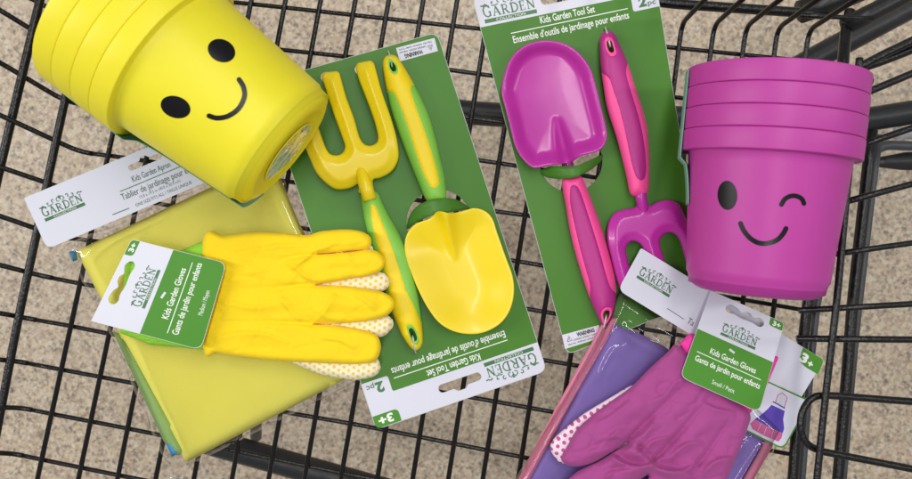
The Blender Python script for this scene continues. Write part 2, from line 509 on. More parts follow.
def logo(card, u, v, w, mg=0, mt=None, bar=True):
    """GARDEN COLLECTION emblem; (u, v) top left of the lettering, w its width"""
    hgt = w * .18; wid = [1.05, .98, .98, 1.0, .82, .95]; tot = sum(wid); x = u
    for i, (ch, k) in enumerate(zip('GARDEN', wid)):
        cw = w * k / tot; big = 1.22 if ch == 'G' else 1.0
        for pl, th in GLY[ch]:
            card.stroke([(x + p[0] * cw * .97, v + hgt - (1 - p[1]) * hgt * big) for p in pl], th * cw * 1.15, mg, 2)
        x += cw
    if bar:
        card.layer([(u, v + hgt * 1.18), (u + w, v + hgt * 1.18), (u + w, v + hgt * 1.58), (u, v + hgt * 1.58)], mg, 1.6, sp=w)
        if mt is not None: card.text('COLLECTION', u + w * .22, u + w * .78, v + hgt * 1.52, hgt * .26, mt, 2.6, 0.0)
    # scrolls and the small flower above the word
    cx = u + w * .52
    def spiral(x, y, r, turn, a0, flip=1):
        pts = []
        for i in range(15):
            t = i / 14; a = a0 + turn * t * flip; rr = r * (1 - .72 * t)
            pts.append((x + rr * math.cos(a), y + rr * math.sin(a)))
        return pts
    th = w * .018
    for sgn in (-1, 1):
        card.stroke(spiral(cx + sgn * w * .17, v - w * .10, w * .045, 4.6, PI / 2, -sgn), th, mg, 2)
        card.stroke(spiral(cx + sgn * w * .30, v - w * .075, w * .028, 4.6, PI / 2, -sgn), th, mg, 2)
        card.stroke([(cx + sgn * w * .20, v - w * .03), (cx + sgn * w * .27, v - w * .015), (cx + sgn * w * .33, v - w * .02)], th, mg, 2)
        card.stroke([(cx + sgn * w * .40, v - w * .03), (cx + sgn * w * .44, v - w * .06), (cx + sgn * w * .49, v - w * .035), (cx + sgn * w * .53, v - w * .045)], th * 1.3, mg, 2)
        card.stroke([(cx + sgn * w * .04, v - w * .03), (cx + sgn * w * .09, v - w * .05), (cx + sgn * w * .085, v - w * .10), (cx + sgn * w * .04, v - w * .13)], th, mg, 2)
    for a in range(5):
        t = a / 5 * 2 * PI
        card.layer(circle_poly(cx + math.cos(t) * w * .022, v - w * .12 + math.sin(t) * w * .022, w * .016, n=8), mg, 2 + .02 * a, sp=w)
    card.stroke([(cx, v - w * .09), (cx, v - w * .045)], th, mg, 2)

MATS_CARD = ['card_white', 'green', 'green_logo', 'text_white', 'text_grey', 'text_black', 'green_light', 'purple_print', 'pink_print', 'card_edge']
def cm(): return [M[k] for k in MATS_CARD]

def slot_hole(u0, u1, v, hh, notch=0, up=-1):
    pts = []
    r = hh / 2; cu = (u0 + u1) / 2
    pts += circle_poly(u1 - r, v, r, n=8, a0=-PI / 2, a1=PI / 2)
    if notch and up > 0: pts += [(cu + hh * .9, v + r), (cu + hh * .45, v + r + notch), (cu - hh * .45, v + r + notch), (cu - hh * .9, v + r)]
    pts += circle_poly(u0 + r, v, r, n=8, a0=PI / 2, a1=3 * PI / 2)
    if notch and up < 0: pts += [(cu - hh * .9, v - r), (cu - hh * .45, v - r - notch), (cu + hh * .45, v - r - notch), (cu + hh * .9, v - r)]
    return pts

def tool_card(name, label, corners, zc, sticker, circle, flap, flap_h, bend=0.0, tips=()):
    w, h = 178.0, 352.0
    c = Card(corners, zc, w, h, bend)
    t = thing(name, label, 'backing card', c.P(w / 2, h / 2), 'tool set backing cards')
    outer = rounded([(0, 0), (w, 0), (w, h), (0, h)], 9)
    hole = slot_hole(64, 108, 17.0, 8.0, 3.2, -1)
    circ = [c.uv(*p) for p in circle]
    tips = [[c.uv(*p) for p in circle_poly(x, y, r, n=14)] for x, y, r in tips]
    c.board(outer, [hole, circ] + tips, 9, th=0.0006)
    # white front with the green panel on it
    c.layer(rounded([(0.6, .6), (w - .6, .6), (w - .6, h - .6), (.6, h - .6)], 9), 0, .5, [slot_hole(63.6, 108.4, 17.0, 8.8, 3.2, -1), circ] + tips)
    g = [(0.5, 30), (146, 30)] + rounded([(146, 30), (151, 30), (151, 46), (157, 46)], [0, 3, 6, 0])[1:] + [(w - .5, 46)]
    g += rounded([(w - .5, 60), (w - .5, h - .5), (.5, h - .5), (.5, 40)], [0, 9, 9, 0])
    c.layer(g, 1, 1, [circ] + tips)
    tab = rounded([(151.5, .6), (w - .6, .6), (w - .6, 13), (151.5, 13)], [0, 8, 0, 5])
    c.layer(tab, 6, 1, sp=8)
    c.text('3+', 158, 173, 10.8, 7.6, 3, bold=.04)
    c.text('2', 157.5, 165.5, 42.5, 9.2, 2, bold=.05); c.text('pc', 166.5, 174.5, 42.5, 5.2, 2, bold=.01)
    logo(c, 6, 12.5, 52, 2, 3)
    c.text('Kids Garden Tool Set', 59, 114, 38.2, 6.8, 3, bold=.015)
    c.stroke([(28, 41.6), (87, 41.6), (146, 41.6)], .9, 3)
    c.text("Ensemble d'outils de jardinage pour enfants", 28.5, 146, 51.4, 6.8, 3, bold=.015)
    b = c.mb.build('printed_board', cm(), t, smooth=False)
    # warning sticker
    q = [c.uv(*p) for p in sticker]
    s = Card([(0, 0)] * 4, [0] * 4, 40, 12); s.wc = [c.P(u, v, 0.0003) for u, v in q]
    s.board([(0, 0), (40, 0), (40, 12), (0, 12)], [], 0, th=0.0001, sp=20)
    s.text('WARNING', 15, 34, 4.8, 3.4, 5, bold=.04)
    for i, (tt, a, bb) in enumerate((('CHOKING HAZARD - Small parts', 10.5, 38), ('Not for children under 3 yrs.', 4, 38))):
        s.text(tt, a, bb, 7.6 + i * 2.6, 1.5, 4, bold=.01)
    s.stroke([(4, 6.6), (6.5, 2.2), (9, 6.6), (4, 6.6)], .5, 5); s.stroke([(6.5, 3.8), (6.5, 5.6)], .5, 5)
    s.mb.build('warning_sticker', cm(), t, smooth=False)
    # the cut flap that arches over the tool neck
    ends = [np.array(flap[0], float), np.array(flap[len(flap) // 2], float)]
    ax = ends[1] - ends[0]; ln = np.linalg.norm(ax)
    fl = smooth_closed(flap, 2.0)
    cp = {}
    def ft(P, d):
        tt = np.clip(((P - ends[0]) @ ax) / ln ** 2, 0, 1)
        zc0 = np.array([c.P(*c.uv(*p)).z for p in P]) if len(P) < 400 else np.full(len(P), zc[0])
        return zc0 + .0004 + flap_h * np.sin(PI * tt)
    V, F = solid_geo(fl, [], ft, lambda P, d: ft(P, d) - .0005, 4)
    mesh_obj('neck_flap', V, F, M['cut_green'], t)
    return t, c

# ------------------------------------------------------------------ SETTING: store floor
f = mesh_obj('floor', [(-4, -4, FLOOR_Z), (4, -4, FLOOR_Z), (4, 4, FLOOR_Z), (-4, 4, FLOOR_Z)], [(0, 1, 2, 3)], M['floor'])
f['kind'] = 'structure'

# ------------------------------------------------------------------ SHOPPING CART
cart = thing('shopping_cart', 'black wire shopping cart basket holding all the yellow and pink garden things', 'shopping cart', Vector((0, 0, FLOOR_Z)))
vx = [(30, -72), (66, -28), (104, 14), (142, 54.7), (180, 95.2), (214, 133.4), (251.4, 171.5), (285.6, 209), (320.7, 246.6), (355.4, 283), (388.8, 318.5), (423.3, 354.5), (457.2, 390.5),
      (490.5, 425.5), (525, 461), (559.6, 495.5), (593, 530.5), (625, 564), (656, 599), (685, 633), (717.5, 665), (749.5, 698), (781, 730.5), (812.5, 762)]
mb = MB(); RW = .0020
frontmb = MB()
def bend_y(x): return -52 if x < 670 else 23 + (.055 if x > 682 else .1) * (x - 682)
for i, (a, b) in enumerate(vx[3:]):
    sl = (b - a) / 400
    yb = bend_y(a)
    pb = W(a + sl * yb, yb, 0)
    top = pb + Vector((0.0, 0.004, .17))
    bot = W(a + sl * 640, 640, 0)
    path = fillet([top, pb, bot], .012)
    k = next(j for j, p in enumerate(path) if p.z < .004)
    V, F = tube_geo(path[k:], RW); mb.add(V, F)
    V, F = tube_geo(path[:k + 1], RW); frontmb.add(V, F)
hz = [[(-60, 3), (253, 4), (477, 28.5), (667, 47), (839, 64.3)],
      [(75, 28), (284, 50), (347, 56.5), (451, 70), (490, 75.5), (675, 97), (840, 119)],
      [(70, 66), (471, 118), (501, 122), (840, 164)],
      [(63, 100), (120, 114), (481, 160.5), (511, 165), (830, 212)],
      [(80, 152), (118, 156.8), (295, 182.5), (500, 212), (524, 215), (825, 262)],
      [(72, 189), (120, 197), (309, 229.5), (512, 260.4), (537, 264.6), (815, 312)],
      [(66, 236), (120, 244), (528, 309), (548, 312.5), (800, 356)],
      [(30, 273), (82, 284), (546, 360.5), (583, 366.7), (795, 404)],
      [(20, 317), (71, 326), (108, 333.6), (478, 398.5), (555, 412.5), (792, 454.5)],
      [(18.7, 361.6), (63.5, 370), (127, 382), (289, 413), (350, 423.4), (385, 430), (455, 444), (525, 457.7), (790, 508)],
      [(22, 408), (52, 414), (149, 432.6), (228, 449.7), (344, 473.4), (500, 504), (780, 560)],
      [(15, 454), (41, 459.5), (127, 477), (400, 530), (770, 606)]]
# left wall: where each of these wires climbs the wall
lw = [None, (-40, -30), (0, 10), (0, 62.5), (0, 115), (0, 167), (0, 216), (0, 265), (0, 313), (0, 359.7), (0, 407.5), (0, 453)]
kink = [None, (40, 2), (55, 44), (63, 100), (80, 152), (68, 190), (60, 237), (40, 275.5), (25, 318), (18.7, 361.6), (22, 408), (15, 454)]
sidemb = MB()
for i, line in enumerate(hz):
    if i == 0:
        line = [(142, -6)] + line[1:]
    else:
        if line[0][0] < kink[i][0] + 25: line = line[1:]
        line = [kink[i]] + line
    pts = [W(x, y, -.0036) for x, y in line]
    if i >= 1:
        a = lw[i]; q = kink[i]
        dx = q[0] - a[0]; zz = .004 + .0003 * dx
        e = (a[0] - dx * 1.2 - 10, a[1] + (a[1] - q[1]) * 1.2 * (1 if dx > 30 else .6))
        wp = [W(e[0], e[1], zz * 2.2), W(a[0], a[1], zz), pts[0]]
        V, F = tube_geo(fillet(wp + pts[1:2], .01)[:-1], .0020); sidemb.add(V, F)
        pts[0] = fillet(wp + pts[1:2], .01)[-2]
    V, F = tube_geo(fillet(pts, .03, 3), .0018); mb.add(V, F)
def cross(p, q, r, s_):
    d1 = (q[0] - p[0], q[1] - p[1]); d2 = (s_[0] - r[0], s_[1] - r[1]); k = d1[0] * d2[1] - d1[1] * d2[0]
    if abs(k) < 1e-9: return None
    t = ((r[0] - p[0]) * d2[1] - (r[1] - p[1]) * d2[0]) / k; u = ((r[0] - p[0]) * d1[1] - (r[1] - p[1]) * d1[0]) / k
    return (p[0] + d1[0] * t, p[1] + d1[1] * t) if 0 <= t <= 1 and 0 <= u <= 1 else None
for a, b in vx[3:]:
    p0 = (a, 0); p1 = (a + (b - a) * 1.4, 560)
    for line in hz:
        for r0, r1 in zip(line[:-1], line[1:]):
            c = cross(p0, p1, r0, r1)
            if c is None: continue
            w0 = W(c[0], c[1], -.0018); rr = random.uniform(.0021, .0027)
            V = []; F = []
            for i in range(5):
                ph = PI * i / 4
                for j in range(8):
                    V.append(w0 + Vector((math.sin(ph) * math.cos(j * PI / 4) * rr, math.sin(ph) * math.sin(j * PI / 4) * rr, math.cos(ph) * rr * 1.1)))
            for i in range(4):
                for j in range(8): F.append((i * 8 + j, i * 8 + (j + 1) % 8, (i + 1) * 8 + (j + 1) % 8, (i + 1) * 8 + j))
            mb.add(V, F)
mb.build('basket_floor', M['wire'], cart)
# two extra cross wires high on the front wall
frontmb.build('front_panel', M['wire'], cart)
# thick long wires of the left wall
for pl, r, z in (([(58, -75), (40, 0), (21, 80), (2, 160), (-22, 262)], .0033, .016), ([(88, -5), (66, 96), (52, 160), (38, 228), (20, 310), (0, 415), (-16, 500)], .0032, .006),
                 ([(30, -150), (5, -60), (-30, 100)], .0033, .06)):
    V, F = tube_geo(fillet([W(x, y, z + .002) for x, y in pl], .04), r, 12); sidemb.add(V, F)
sidemb.build('side_panel', M['wire'], cart)

def part_tube(name, pts, r, z, m, closed=False, n=14, fr=.012, parent=None):
    P = [W(p[0], p[1], p[2] if len(p) > 2 else z) for p in pts]
    P = P if closed else fillet(P, fr)
    V, F = tube_geo(P, r, n, closed)
    return mesh_obj(name, V, F, M[m], parent or cart)
# rail outside the front panel
part_tube('front_rail', [(600, -8), (669, 3.5), (779, 11), (826, 14.5)], .0042, -.03, 'wire')
part_tube('rail_end', [(800, 15), (836, 17), (873, 18.5)], .0019, .0, 'wire')
part_tube('corner_post', [(850, 12, -.03), (846, 30, -.02), (843, 62, -.002), (842, 80, 0)], .0046, 0, 'wire')
# gate: wires close to the camera on the right
gate = MB()
def gtube(pts, r, z, fr=.02):
    P = [W(p[0], p[1], p[2] if len(p) > 2 else z) for p in pts]
    V, F = tube_geo(fillet(P, fr), r, 12); gate.add(V, F)
gtube([(858, 100), (849, 168), (837, 300), (825, 400), (817, 479), (808, 560)], .0025, .085)
gtube([(799, 310.5), (912, 304), (1010, 298)], .0022, .078)
gtube([(797, 338.6), (912, 339.7), (1010, 341)], .0024, .078)
gtube([(828, 255), (912, 243), (1010, 229)], .0021, .078)
gtube([(835, 204.5), (912, 184), (1010, 158)], .0023, .078)
gtube([(855, 147.5), (912, 128), (1010, 94)], .0024, .078)
gtube([(850, 99), (868, 92), (912, 73.5), (1010, 32)], .0026, .078)
gtube([(1010, 408), (912, 401.7), (831, 395.5), (812, 396), (801.5, 412), (800, 430), (806, 444), (819, 451), (912, 469), (1010, 489)], .0026, .078, .014)
gate.build('rear_gate', M['wire'], cart)
# thick black bars meeting at the upper right corner
part_tube('gate_bar', [(846, 75), (880, 56), (912, 41), (1010, -8)], .0032, .06, 'wire')
part_tube('gate_bar', [(852, 71), (880, 62), (912, 49.5), (1010, 8)], .0032, .054, 'wire')
part_tube('gate_hook', [(858, 72), (859, 65), (859.5, 58)], .0026, .065, 'wire')
part_tube('gate_bar', [(862, 88), (870, 84), (871, 78), (866, 74)], .0022, .055, 'wire')
# right wall uprights below
for pl, r, z, m in (([(872, 130), (866.5, 180), (853, 300), (845, 400), (838, 479), (831, 560)], .0046, -.02, 'wire'),
                    ([(879, 135), (871, 200), (857, 320), (849.5, 400), (843, 479), (836, 560)], .0030, -.025, 'tube_grey'),
                    ([(838, 170), (822, 240), (808, 300), (801, 360), (793, 479), (786, 560)], .0042, .004, 'wire'),
                    ([(849, 170), (832, 240), (817.5, 300), (811, 360), (802, 479), (795, 560)], .0028, -.006, 'tube_grey')):
    part_tube('side_rail', pl, r, z, m)
# lower frame of the cart
zf = -.2
part_tube('frame_tube', [(330, 93), (462, 112), (500, 115), (680, 118), (860, 121), (912, 112), (1100, 90)], .0126, zf, 'tube', fr=.05)
part_tube('frame_tube', [(196, 438), (228, 447), (345, 480), (520, 528)], .0135, zf, 'tube', fr=.05)
part_tube('frame_tube', [(740, 104), (800, 66), (912, 6), (1010, -46)], .0125, zf, 'tube', fr=.05)
part_tube('frame_tube', [(800, 12), (852, -6), (912, -35)], .010, -.05, 'plastic_black', fr=.05)
part_tube('frame_tube', [(845, 26), (885, 6), (935, -22)], .0075, -.02, 'plastic_black', fr=.05)
part_tube('frame_post', [(256, 400, -.2), (256, 437, -.25)], .0062, zf, 'tube_grey')
# lower loop and the scuffed plastic block behind it
lp = [(1000, 148), (912, 146), (885, 145), (872, 152), (868, 175), (860, 240)]
part_tube('lower_loop', lp, .0045, -.1, 'tube_grey', fr=.02)
def block(name, poly, z0, z1, m, parent=cart):
    V, F = solid_geo(densify(rounded(poly, 3), 6), [], lambda P, d: z1 - .004 * (1 - np.clip(d / 4, 0, 1)) ** 2, lambda P, d: np.full(len(P), z0), 6)
    return mesh_obj(name, V, F, M[m], parent)
block('wheel_housing', [(874, 158), (905, 152), (960, 150), (960, 172), (900, 170), (876, 167)], -.24, -.20, 'tube')
block('bumper', [(893, 127), (960, 124), (960, 140), (892, 139)], -.21, -.185, 'bumper')

# ------------------------------------------------------------------ POTS
CAM = Vector((0, 0, H))
def frame_of(a):
    a = a.normalized(); up = Vector((0, 0, 1)); s = a.cross(up).normalized(); u = s.cross(a).normalized()
    return a, s, u
R_RIM, R_RIM_TOP, R_B0, R_B1, LB, HR = .0636, .0640, .0574, .0497, .1015, .0152
def lathe(prof, A, a, s, u, n=96):
    V = []; F = []
    for t, r in prof:
        for k in range(n):
            th = 2 * PI * k / n
            V.append(A + a * t + (s * math.cos(th) + u * math.sin(th)) * r)
    for i in range(len(prof) - 1):
        for k in range(n):
            F.append((i * n + k, i * n + (k + 1) % n, (i + 1) * n + (k + 1) % n, (i + 1) * n + k))
    return V, F
def pot_profile(sc):
    t = .0013
    P = [(LB - .0015, 0.0), (LB - .0015, R_B1 - .0150), (LB - .0004, R_B1 - .0130)]
    for k in range(7):   # rounded foot
        an = PI / 2 - k / 6 * (PI / 2 - .1)
        P.append((LB - .012 + .012 * math.sin(an), R_B1 - .012 + .012 * math.cos(an) * .98))
    P += [(LB - .0125, R_B1 + .0009), (LB - .016, R_B1 + .0012), (LB * .5, (R_B0 + R_B1) / 2), (.008, R_B0 - .0006), (.0012, R_B0), (0.0, R_B0 + .0006), (0.0, R_RIM - .0010), (-.0002, R_RIM - .0004), (-.0005, R_RIM - .0001), (-.0010, R_RIM), (-HR + .0012, R_RIM_TOP), (-HR + .0006, R_RIM_TOP - .0001), (-HR + .0002, R_RIM_TOP - .0005),
          (-HR, R_RIM_TOP - .0012), (-HR, R_RIM_TOP - .0028), (-.002, R_B0 - t + .001), (LB * .5, (R_B0 + R_B1) / 2 - t), (LB - .004, R_B1 - t), (LB - .003, 0.0)]
    return [(p[0] * sc, p[1] * sc) for p in P]

def ray_hit(px, py, A, a, sc, off):
    d = (W(px, py, 0) - CAM).normalized()
    def g(l):
        p = CAM + d * l - A; t = p.dot(a); rr = (p - a * t).length
        return rr - ((R_B0 + (R_B1 - R_B0) * t / (LB * sc)) * sc if False else (R_B0 + (R_B1 - R_B0) * (t / sc) / LB) * sc) - off
    l = .3; st = .004
    while l < .9 and g(l) > 0: l += st
    lo, hi = l - st, l
    for _ in range(30):
        m = (lo + hi) / 2
        if g(m) > 0: lo = m
        else: hi = m
    return CAM + d * lo

def pots(col, A, B, sc, label_face, labels_nested, group, feats, sticker):
    a, s, u = frame_of(B - A)
    prof = pot_profile(sc)
    objs = []
    for i in range(4):
        Ai = A - a * (HR * sc * i * 1.01)
        base = Ai + a * LB * sc * .5
        t = thing('plant_pot', label_face if i == 0 else labels_nested[i - 1], 'plant pot', base, group)
        V, F = lathe(prof, Ai, a, s, u)
        mesh_obj('pot_body', V, F, M[col], t)
        if i == 0:
            root = t
            # printed face
            for kind, data in feats:
                mbx = MB()
                if kind == 'eye':
                    cx, cy, rx, ry, rot = data
                    rings = 6; n = 32; V = [ray_hit(cx, cy, A, a, sc, .00025)]; F = []
                    for r in range(1, rings + 1):
                        for (x, y) in circle_poly(cx, cy, rx * r / rings, ry * r / rings, rot, n):
                            V.append(ray_hit(x, y, A, a, sc, .00025))
                    for k in range(n): F.append((0, 1 + (k + 1) % n, 1 + k))
                    for r in range(rings - 1):
                        for k in range(n):
                            F.append((1 + r * n + k, 1 + r * n + (k + 1) % n, 1 + (r + 1) * n + (k + 1) % n, 1 + (r + 1) * n + k))
                    mesh_obj('eye', V, F, M['black_print'], t)
                else:
                    nm, pts, w = data
                    P = smooth_open(pts, 1.5); P = [np.array(p) for p in P]; n = len(P)
                    d0 = P[0] - P[1]; d0 /= np.linalg.norm(d0); d1 = P[-1] - P[-2]; d1 /= np.linalg.norm(d1)
                    # rounded caps
                    rows = []
                    caps = [.98, .9, .7, .4]
                    for cpt in caps:
                        rows.append((P[0] + d0 * w / 2 * cpt, math.sqrt(1 - cpt ** 2), -d0))
                    for i2 in range(n):
                        tt = P[min(i2 + 1, n - 1)] - P[max(i2 - 1, 0)]; tt /= np.linalg.norm(tt)
                        rows.append((P[i2], 1.0, tt))
                    for cpt in caps[::-1]:
                        rows.append((P[-1] + d1 * w / 2 * cpt, math.sqrt(1 - cpt ** 2), d1))
                    V = []; F = []
                    for c0, kk, tt in rows:
                        sd = np.array((-tt[1], tt[0]))
                        for e in (-1, -.33, .33, 1):
                            q = c0 + sd * e * w / 2 * kk; V.append(ray_hit(q[0], q[1], A, a, sc, .00025))
                    for i2 in range(len(rows) - 1):
                        for k in range(3): F.append((i2 * 4 + k, i2 * 4 + k + 1, i2 * 4 + 5 + k, i2 * 4 + 4 + k))
                    mesh_obj(nm, V, F, M['black_print'], t)
            # clear disc in the base
            n = 48; V = []; F = []
            rr = .0240 * sc
            for j in range(7):
                for k in range(n):
                    th = 2 * PI * k / n; q = rr * j / 6
                    bump = .0006 * noise.noise(Vector((math.cos(th) * j * .8, math.sin(th) * j * .8, 3.1)))
                    V.append(A + a * (LB * sc - .0004 + bump) + (s * math.cos(th) + u * math.sin(th)) * q)
            for j in range(6):
                for k in range(n): F.append((j * n + k, j * n + (k + 1) % n, (j + 1) * n + (k + 1) % n, (j + 1) * n + k))
            mesh_obj('base_disc', V, F, M['base_disc'], t)
            V, F = tube_geo([A + a * (LB * sc - .0006) + (s * math.cos(2 * PI * k / n) + u * math.sin(2 * PI * k / n)) * (rr + .0004) for k in range(n)], .0006, 8, True)
            mesh_obj('base_ring', V, F, M[col], t)
            # wrap-round paper label on the side turned away
            th0, th1, t0, t1, lift = sticker
            V = []; F = []; nt_, na = 20, 14
            for j in range(nt_ + 1):
                tt = t0 + (t1 - t0) * j / nt_
                for k in range(na + 1):
                    th = th0 + (th1 - th0) * k / na
                    r = (R_RIM_TOP + lift) if tt < .006 else (R_B0 + (R_B1 - R_B0) * tt / LB + lift + .0035 * math.exp(-(tt - .006) / .012))
                    V.append(A + a * tt * sc + (s * math.cos(th) + u * math.sin(th)) * r * sc)
            for j in range(nt_):
                for k in range(na):
                    F.append((j * (na + 1) + k, j * (na + 1) + k + 1, (j + 1) * (na + 1) + k + 1, (j + 1) * (na + 1) + k))
            o = mesh_obj('paper_sleeve', V, F, M['sticker_green'], t)
            sm = o.modifiers.new('thick', 'SOLIDIFY'); sm.thickness = .0004
    return root

def disc_mat():
    m = mat('clear_base_sticker', (230, 228, 210), 0.15, coat=1.0, coat_rough=0.04, bump2=0.003, b2scale=60)
    nt = m.node_tree; N = nt.nodes; L = nt.links; p = N['Principled BSDF']
    tc = N.new('ShaderNodeTexCoord'); n = N.new('ShaderNodeTexNoise'); n.inputs['Scale'].default_value = 120; n.inputs['Detail'].default_value = 5
    mp = N.new('ShaderNodeMapping'); mp.inputs['Scale'].default_value = (1.0, .35, 1)
    L.new(tc.outputs['Object'], mp.inputs[0]); L.new(mp.outputs[0], n.inputs['Vector'])
    cr = N.new('ShaderNodeValToRGB'); e = cr.color_ramp.elements
    e[0].position = .38; e[0].color = lin((128, 130, 112)); e[1].position = .52; e[1].color = lin((244, 242, 228))
    L.new(n.outputs['Fac'], cr.inputs[0]); L.new(cr.outputs[0], p.inputs['Base Color'])
    return m
M['base_disc'] = disc_mat()

ZY = .0925
Ay = W(174, 62.5, ZY); By = W(285, 149, ZY - .0025)
pots('pot_yellow', Ay, By, .985, 'yellow plastic pot with an open-eyed smiling face, outermost of its nested stack',
     ['yellow pot rim next to the smiling yellow pot, second from its face', 'yellow pot rim third from the smiling face in the yellow stack', 'yellow pot at the open end of the yellow stack, farthest from the face'],
     'nested yellow pots',
     [('eye', (175.5, 107, 15.3, 10.8, .33)), ('eye', (221.5, 50.5, 14.2, 11.2, .42)),
      ('line', ('mouth', [(209, 115.8), (217, 118), (228, 116), (238.5, 108.5), (244.3, 97), (243.5, 87), (239, 79.5)], 5.0))],
     (-.10, -.9, -.058, .094, .0012) if False else (-.75, -.05, -.060, .099, .0010))
ZP = .0785
Ap = W(768.5, 157, ZP); Bp = W(755, 290, .0745)
pots('pot_pink', Ap, Bp, .952, 'bright pink plastic pot with a winking smiling face, outermost of its nested stack',
     ['pink pot rim next to the winking pink pot, second from its face', 'pink pot rim third from the winking face in the pink stack', 'pink pot at the open end of the pink stack, farthest from the face'],
     'nested pink pots',
     [('eye', (727.3, 195.3, 9.8, 14.6, -.05)),
      ('line', ('winking_eye', [(781.5, 204.5), (785, 199), (791, 196), (797, 196.2), (802, 199), (804, 203.5)], 4.6)),
      ('line', ('mouth', [(740.5, 223.5), (744, 231), (750.5, 238.5), (759, 243), (768, 243.2), (777, 240), (783, 234), (786, 228.5)], 4.8))],
     (-.7, .0, -.059, .040, .0006))

# ------------------------------------------------------------------ HEADER / TOOL CARDS
tc1_circle = circle_poly(439, 222, 32.5, 32.5, 0, 40)
fl1 = [(407, 229), (409, 217), (416, 207), (427, 201), (441, 198), (456, 199.5), (470, 208), (464, 210), (452, 212), (440, 213.5), (428, 217), (416, 223)]
card1, C1 = tool_card('tool_card', 'green and white tool set card lying upside down under the yellow trowel and fork',
    [(547, 371), (376, 430), (262, 82), (437, 32)], [.007, .021, .020, .007],
    [(438, 51), (400, 61.5), (396, 48), (434.5, 38)], tc1_circle, fl1, .017, tips=[(360, 69, 5.5), (326, 77, 5.5)])
tc2_circle = circle_poly(571, 161, 31.5, 31.0, 0, 40)
fl2 = [(540, 172), (548, 167), (560, 166), (574, 166), (588, 161), (602, 155), (601, 161), (589, 171), (574, 177.5), (558, 179), (546, 177)]
card2, C2 = tool_card('tool_card', 'green and white tool set card reading upright under the pink trowel and fork',
    [(472, -3), (653, -38), (706, 298), (567, 355)], [.009, .010, .0075, .009],
    [(562, 335), (599, 325), (602, 337.5), (565, 349)], tc2_circle, fl2, .019)

def glove_tag(name, label, corners, zc, size_text, bend=0.0):
    w, h = 81.0, 94.0
    c = Card(corners, zc, w, h, bend)
    outer = rounded([(0, 0), (w, 0), (w, h), (0, h)], [1, 4, 8, 8])
    hole = smooth_closed([(20, 8), (24, 5), (32, 6), (36, 8.5), (41, 5.5), (46, 5.5), (49, 8), (56, 5.5), (61, 8), (61, 12), (57, 14.5), (50, 13.5), (38, 14), (30, 13), (24, 14), (20, 12)], 1.5)
    c.board(outer, [hole], 0, th=0.0005)
    c.layer([(.3, 42)] + [(w - .3, 42)] + rounded([(w - .3, 60), (w - .3, h - .4), (.3, h - .4), (.3, 60)], [0, 8, 8, 0]), 6, 1)
    c.layer(rounded([(w - 15, .4), (w - .4, .4), (w - .4, 8.6), (w - 15, 8.6)], [0, 4, 0, 4]), 6, 1, sp=6)
    c.text('3+', w - 11.5, w - 3, 7, 4.6, 3, bold=.04)
    logo(c, 23, 27.5, 37, 2, 3)
    c.text('Kids Garden Gloves', 19, 67, 60, 5.7, 3, bold=.015)
    c.stroke([(7, 63.5), (40, 63.5), (74, 63.5)], .8, 3)
    c.text('Gants de jardin pour enfants', 7.5, 75, 72.5, 5.6, 3, bold=.015)
    c.text(size_text, 30, 53, 87, 4.2, 3, bold=.0)
    c.stroke([(36, 48), (42, 49.5)], 2.2, 0, 2)
    o = c.mb.build(name, cm(), None, smooth=False)
    return tag(o, label, 'tag', 'hang tags of the gloves')

# ------------------------------------------------------------------ TOOLS
def zplane(card):
    """height of a card surface under a photo point, by a fitted plane"""
    pts = [(c[0], c[1], z) for c, z in zip(card.c, card.z)]
    Am = np.array([(p[0], p[1], 1) for p in pts]); z = np.array([p[2] for p in pts])
    co = np.linalg.lstsq(Am, z, rcond=None)[0]
    return lambda P: P[:, 0] * co[0] + P[:, 1] * co[1] + co[2]
zp1, zp2 = zplane(C1), zplane(C2)

def handle(root, outline, inlay, hole, zp, mg, mi_, hmax=.017, lift=.0015, R=13.0):
    out = smooth_closed(outline, 2.5); hl = smooth_closed(hole, 1.0)
    def top(P, d=None):
        dd = seg_dist(P, out); t = np.clip(dd / R, 0, 1)
        dh = seg_dist(P, hl); near = np.clip(dh / 2.5, 0, 1)
        return zp(P) + lift + hmax * .45 + hmax * .55 * np.sqrt(1 - (1 - t) ** 2) - .0012 * (1 - near) ** 2
    def bot(P, d=None):
        dd = seg_dist(P, out); t = np.clip(dd / R, 0, 1)
        return zp(P) + lift + hmax * .45 * (1 - np.sqrt(1 - (1 - t) ** 2))
    il = smooth_closed(inlay, 2.5)
    c = np.mean(hl, axis=0); hl2 = [tuple(c + (np.array(p) - c) * 1.6) for p in hl]
    def top2(P, d):
        e = np.minimum(seg_dist(P, il), seg_dist(P, hl2))
        ins = inside(P, il) & ~inside(P, hl2)
        return top(P) + np.where(ins, .0005 * np.clip(e / .9, 0, 1), 0) - .0003 * np.exp(-(e / .5) ** 2)
    V, F = solid_geo(out, [hl], top2, bot, 2.4, insets=(.6, 1.8), extra=[il, hl2])
    # photo-plane centre of every face decides which moulding it belongs to
    C2 = []
    for f in F:
        p = sum((V[i] for i in f), Vector()) / len(f); k = S * (H - p.z) / H
        C2.append((p.x / k + 456, 239.5 - p.y / k))
    isin = inside(C2, il) & ~inside(C2, hl2)
    for nm, flag, mt in (('handle', False, mg), ('grip_inlay', True, mi_)):
        idx = {}; vv = []; ff = []
        for f, q in zip(F, isin):
            if bool(q) != flag: continue
            g = []
            for i in f:
                if i not in idx: idx[i] = len(vv); vv.append(V[i])
                g.append(idx[i])
            ff.append(tuple(g))
        mesh_obj(nm, vv, ff, M[mt], root)

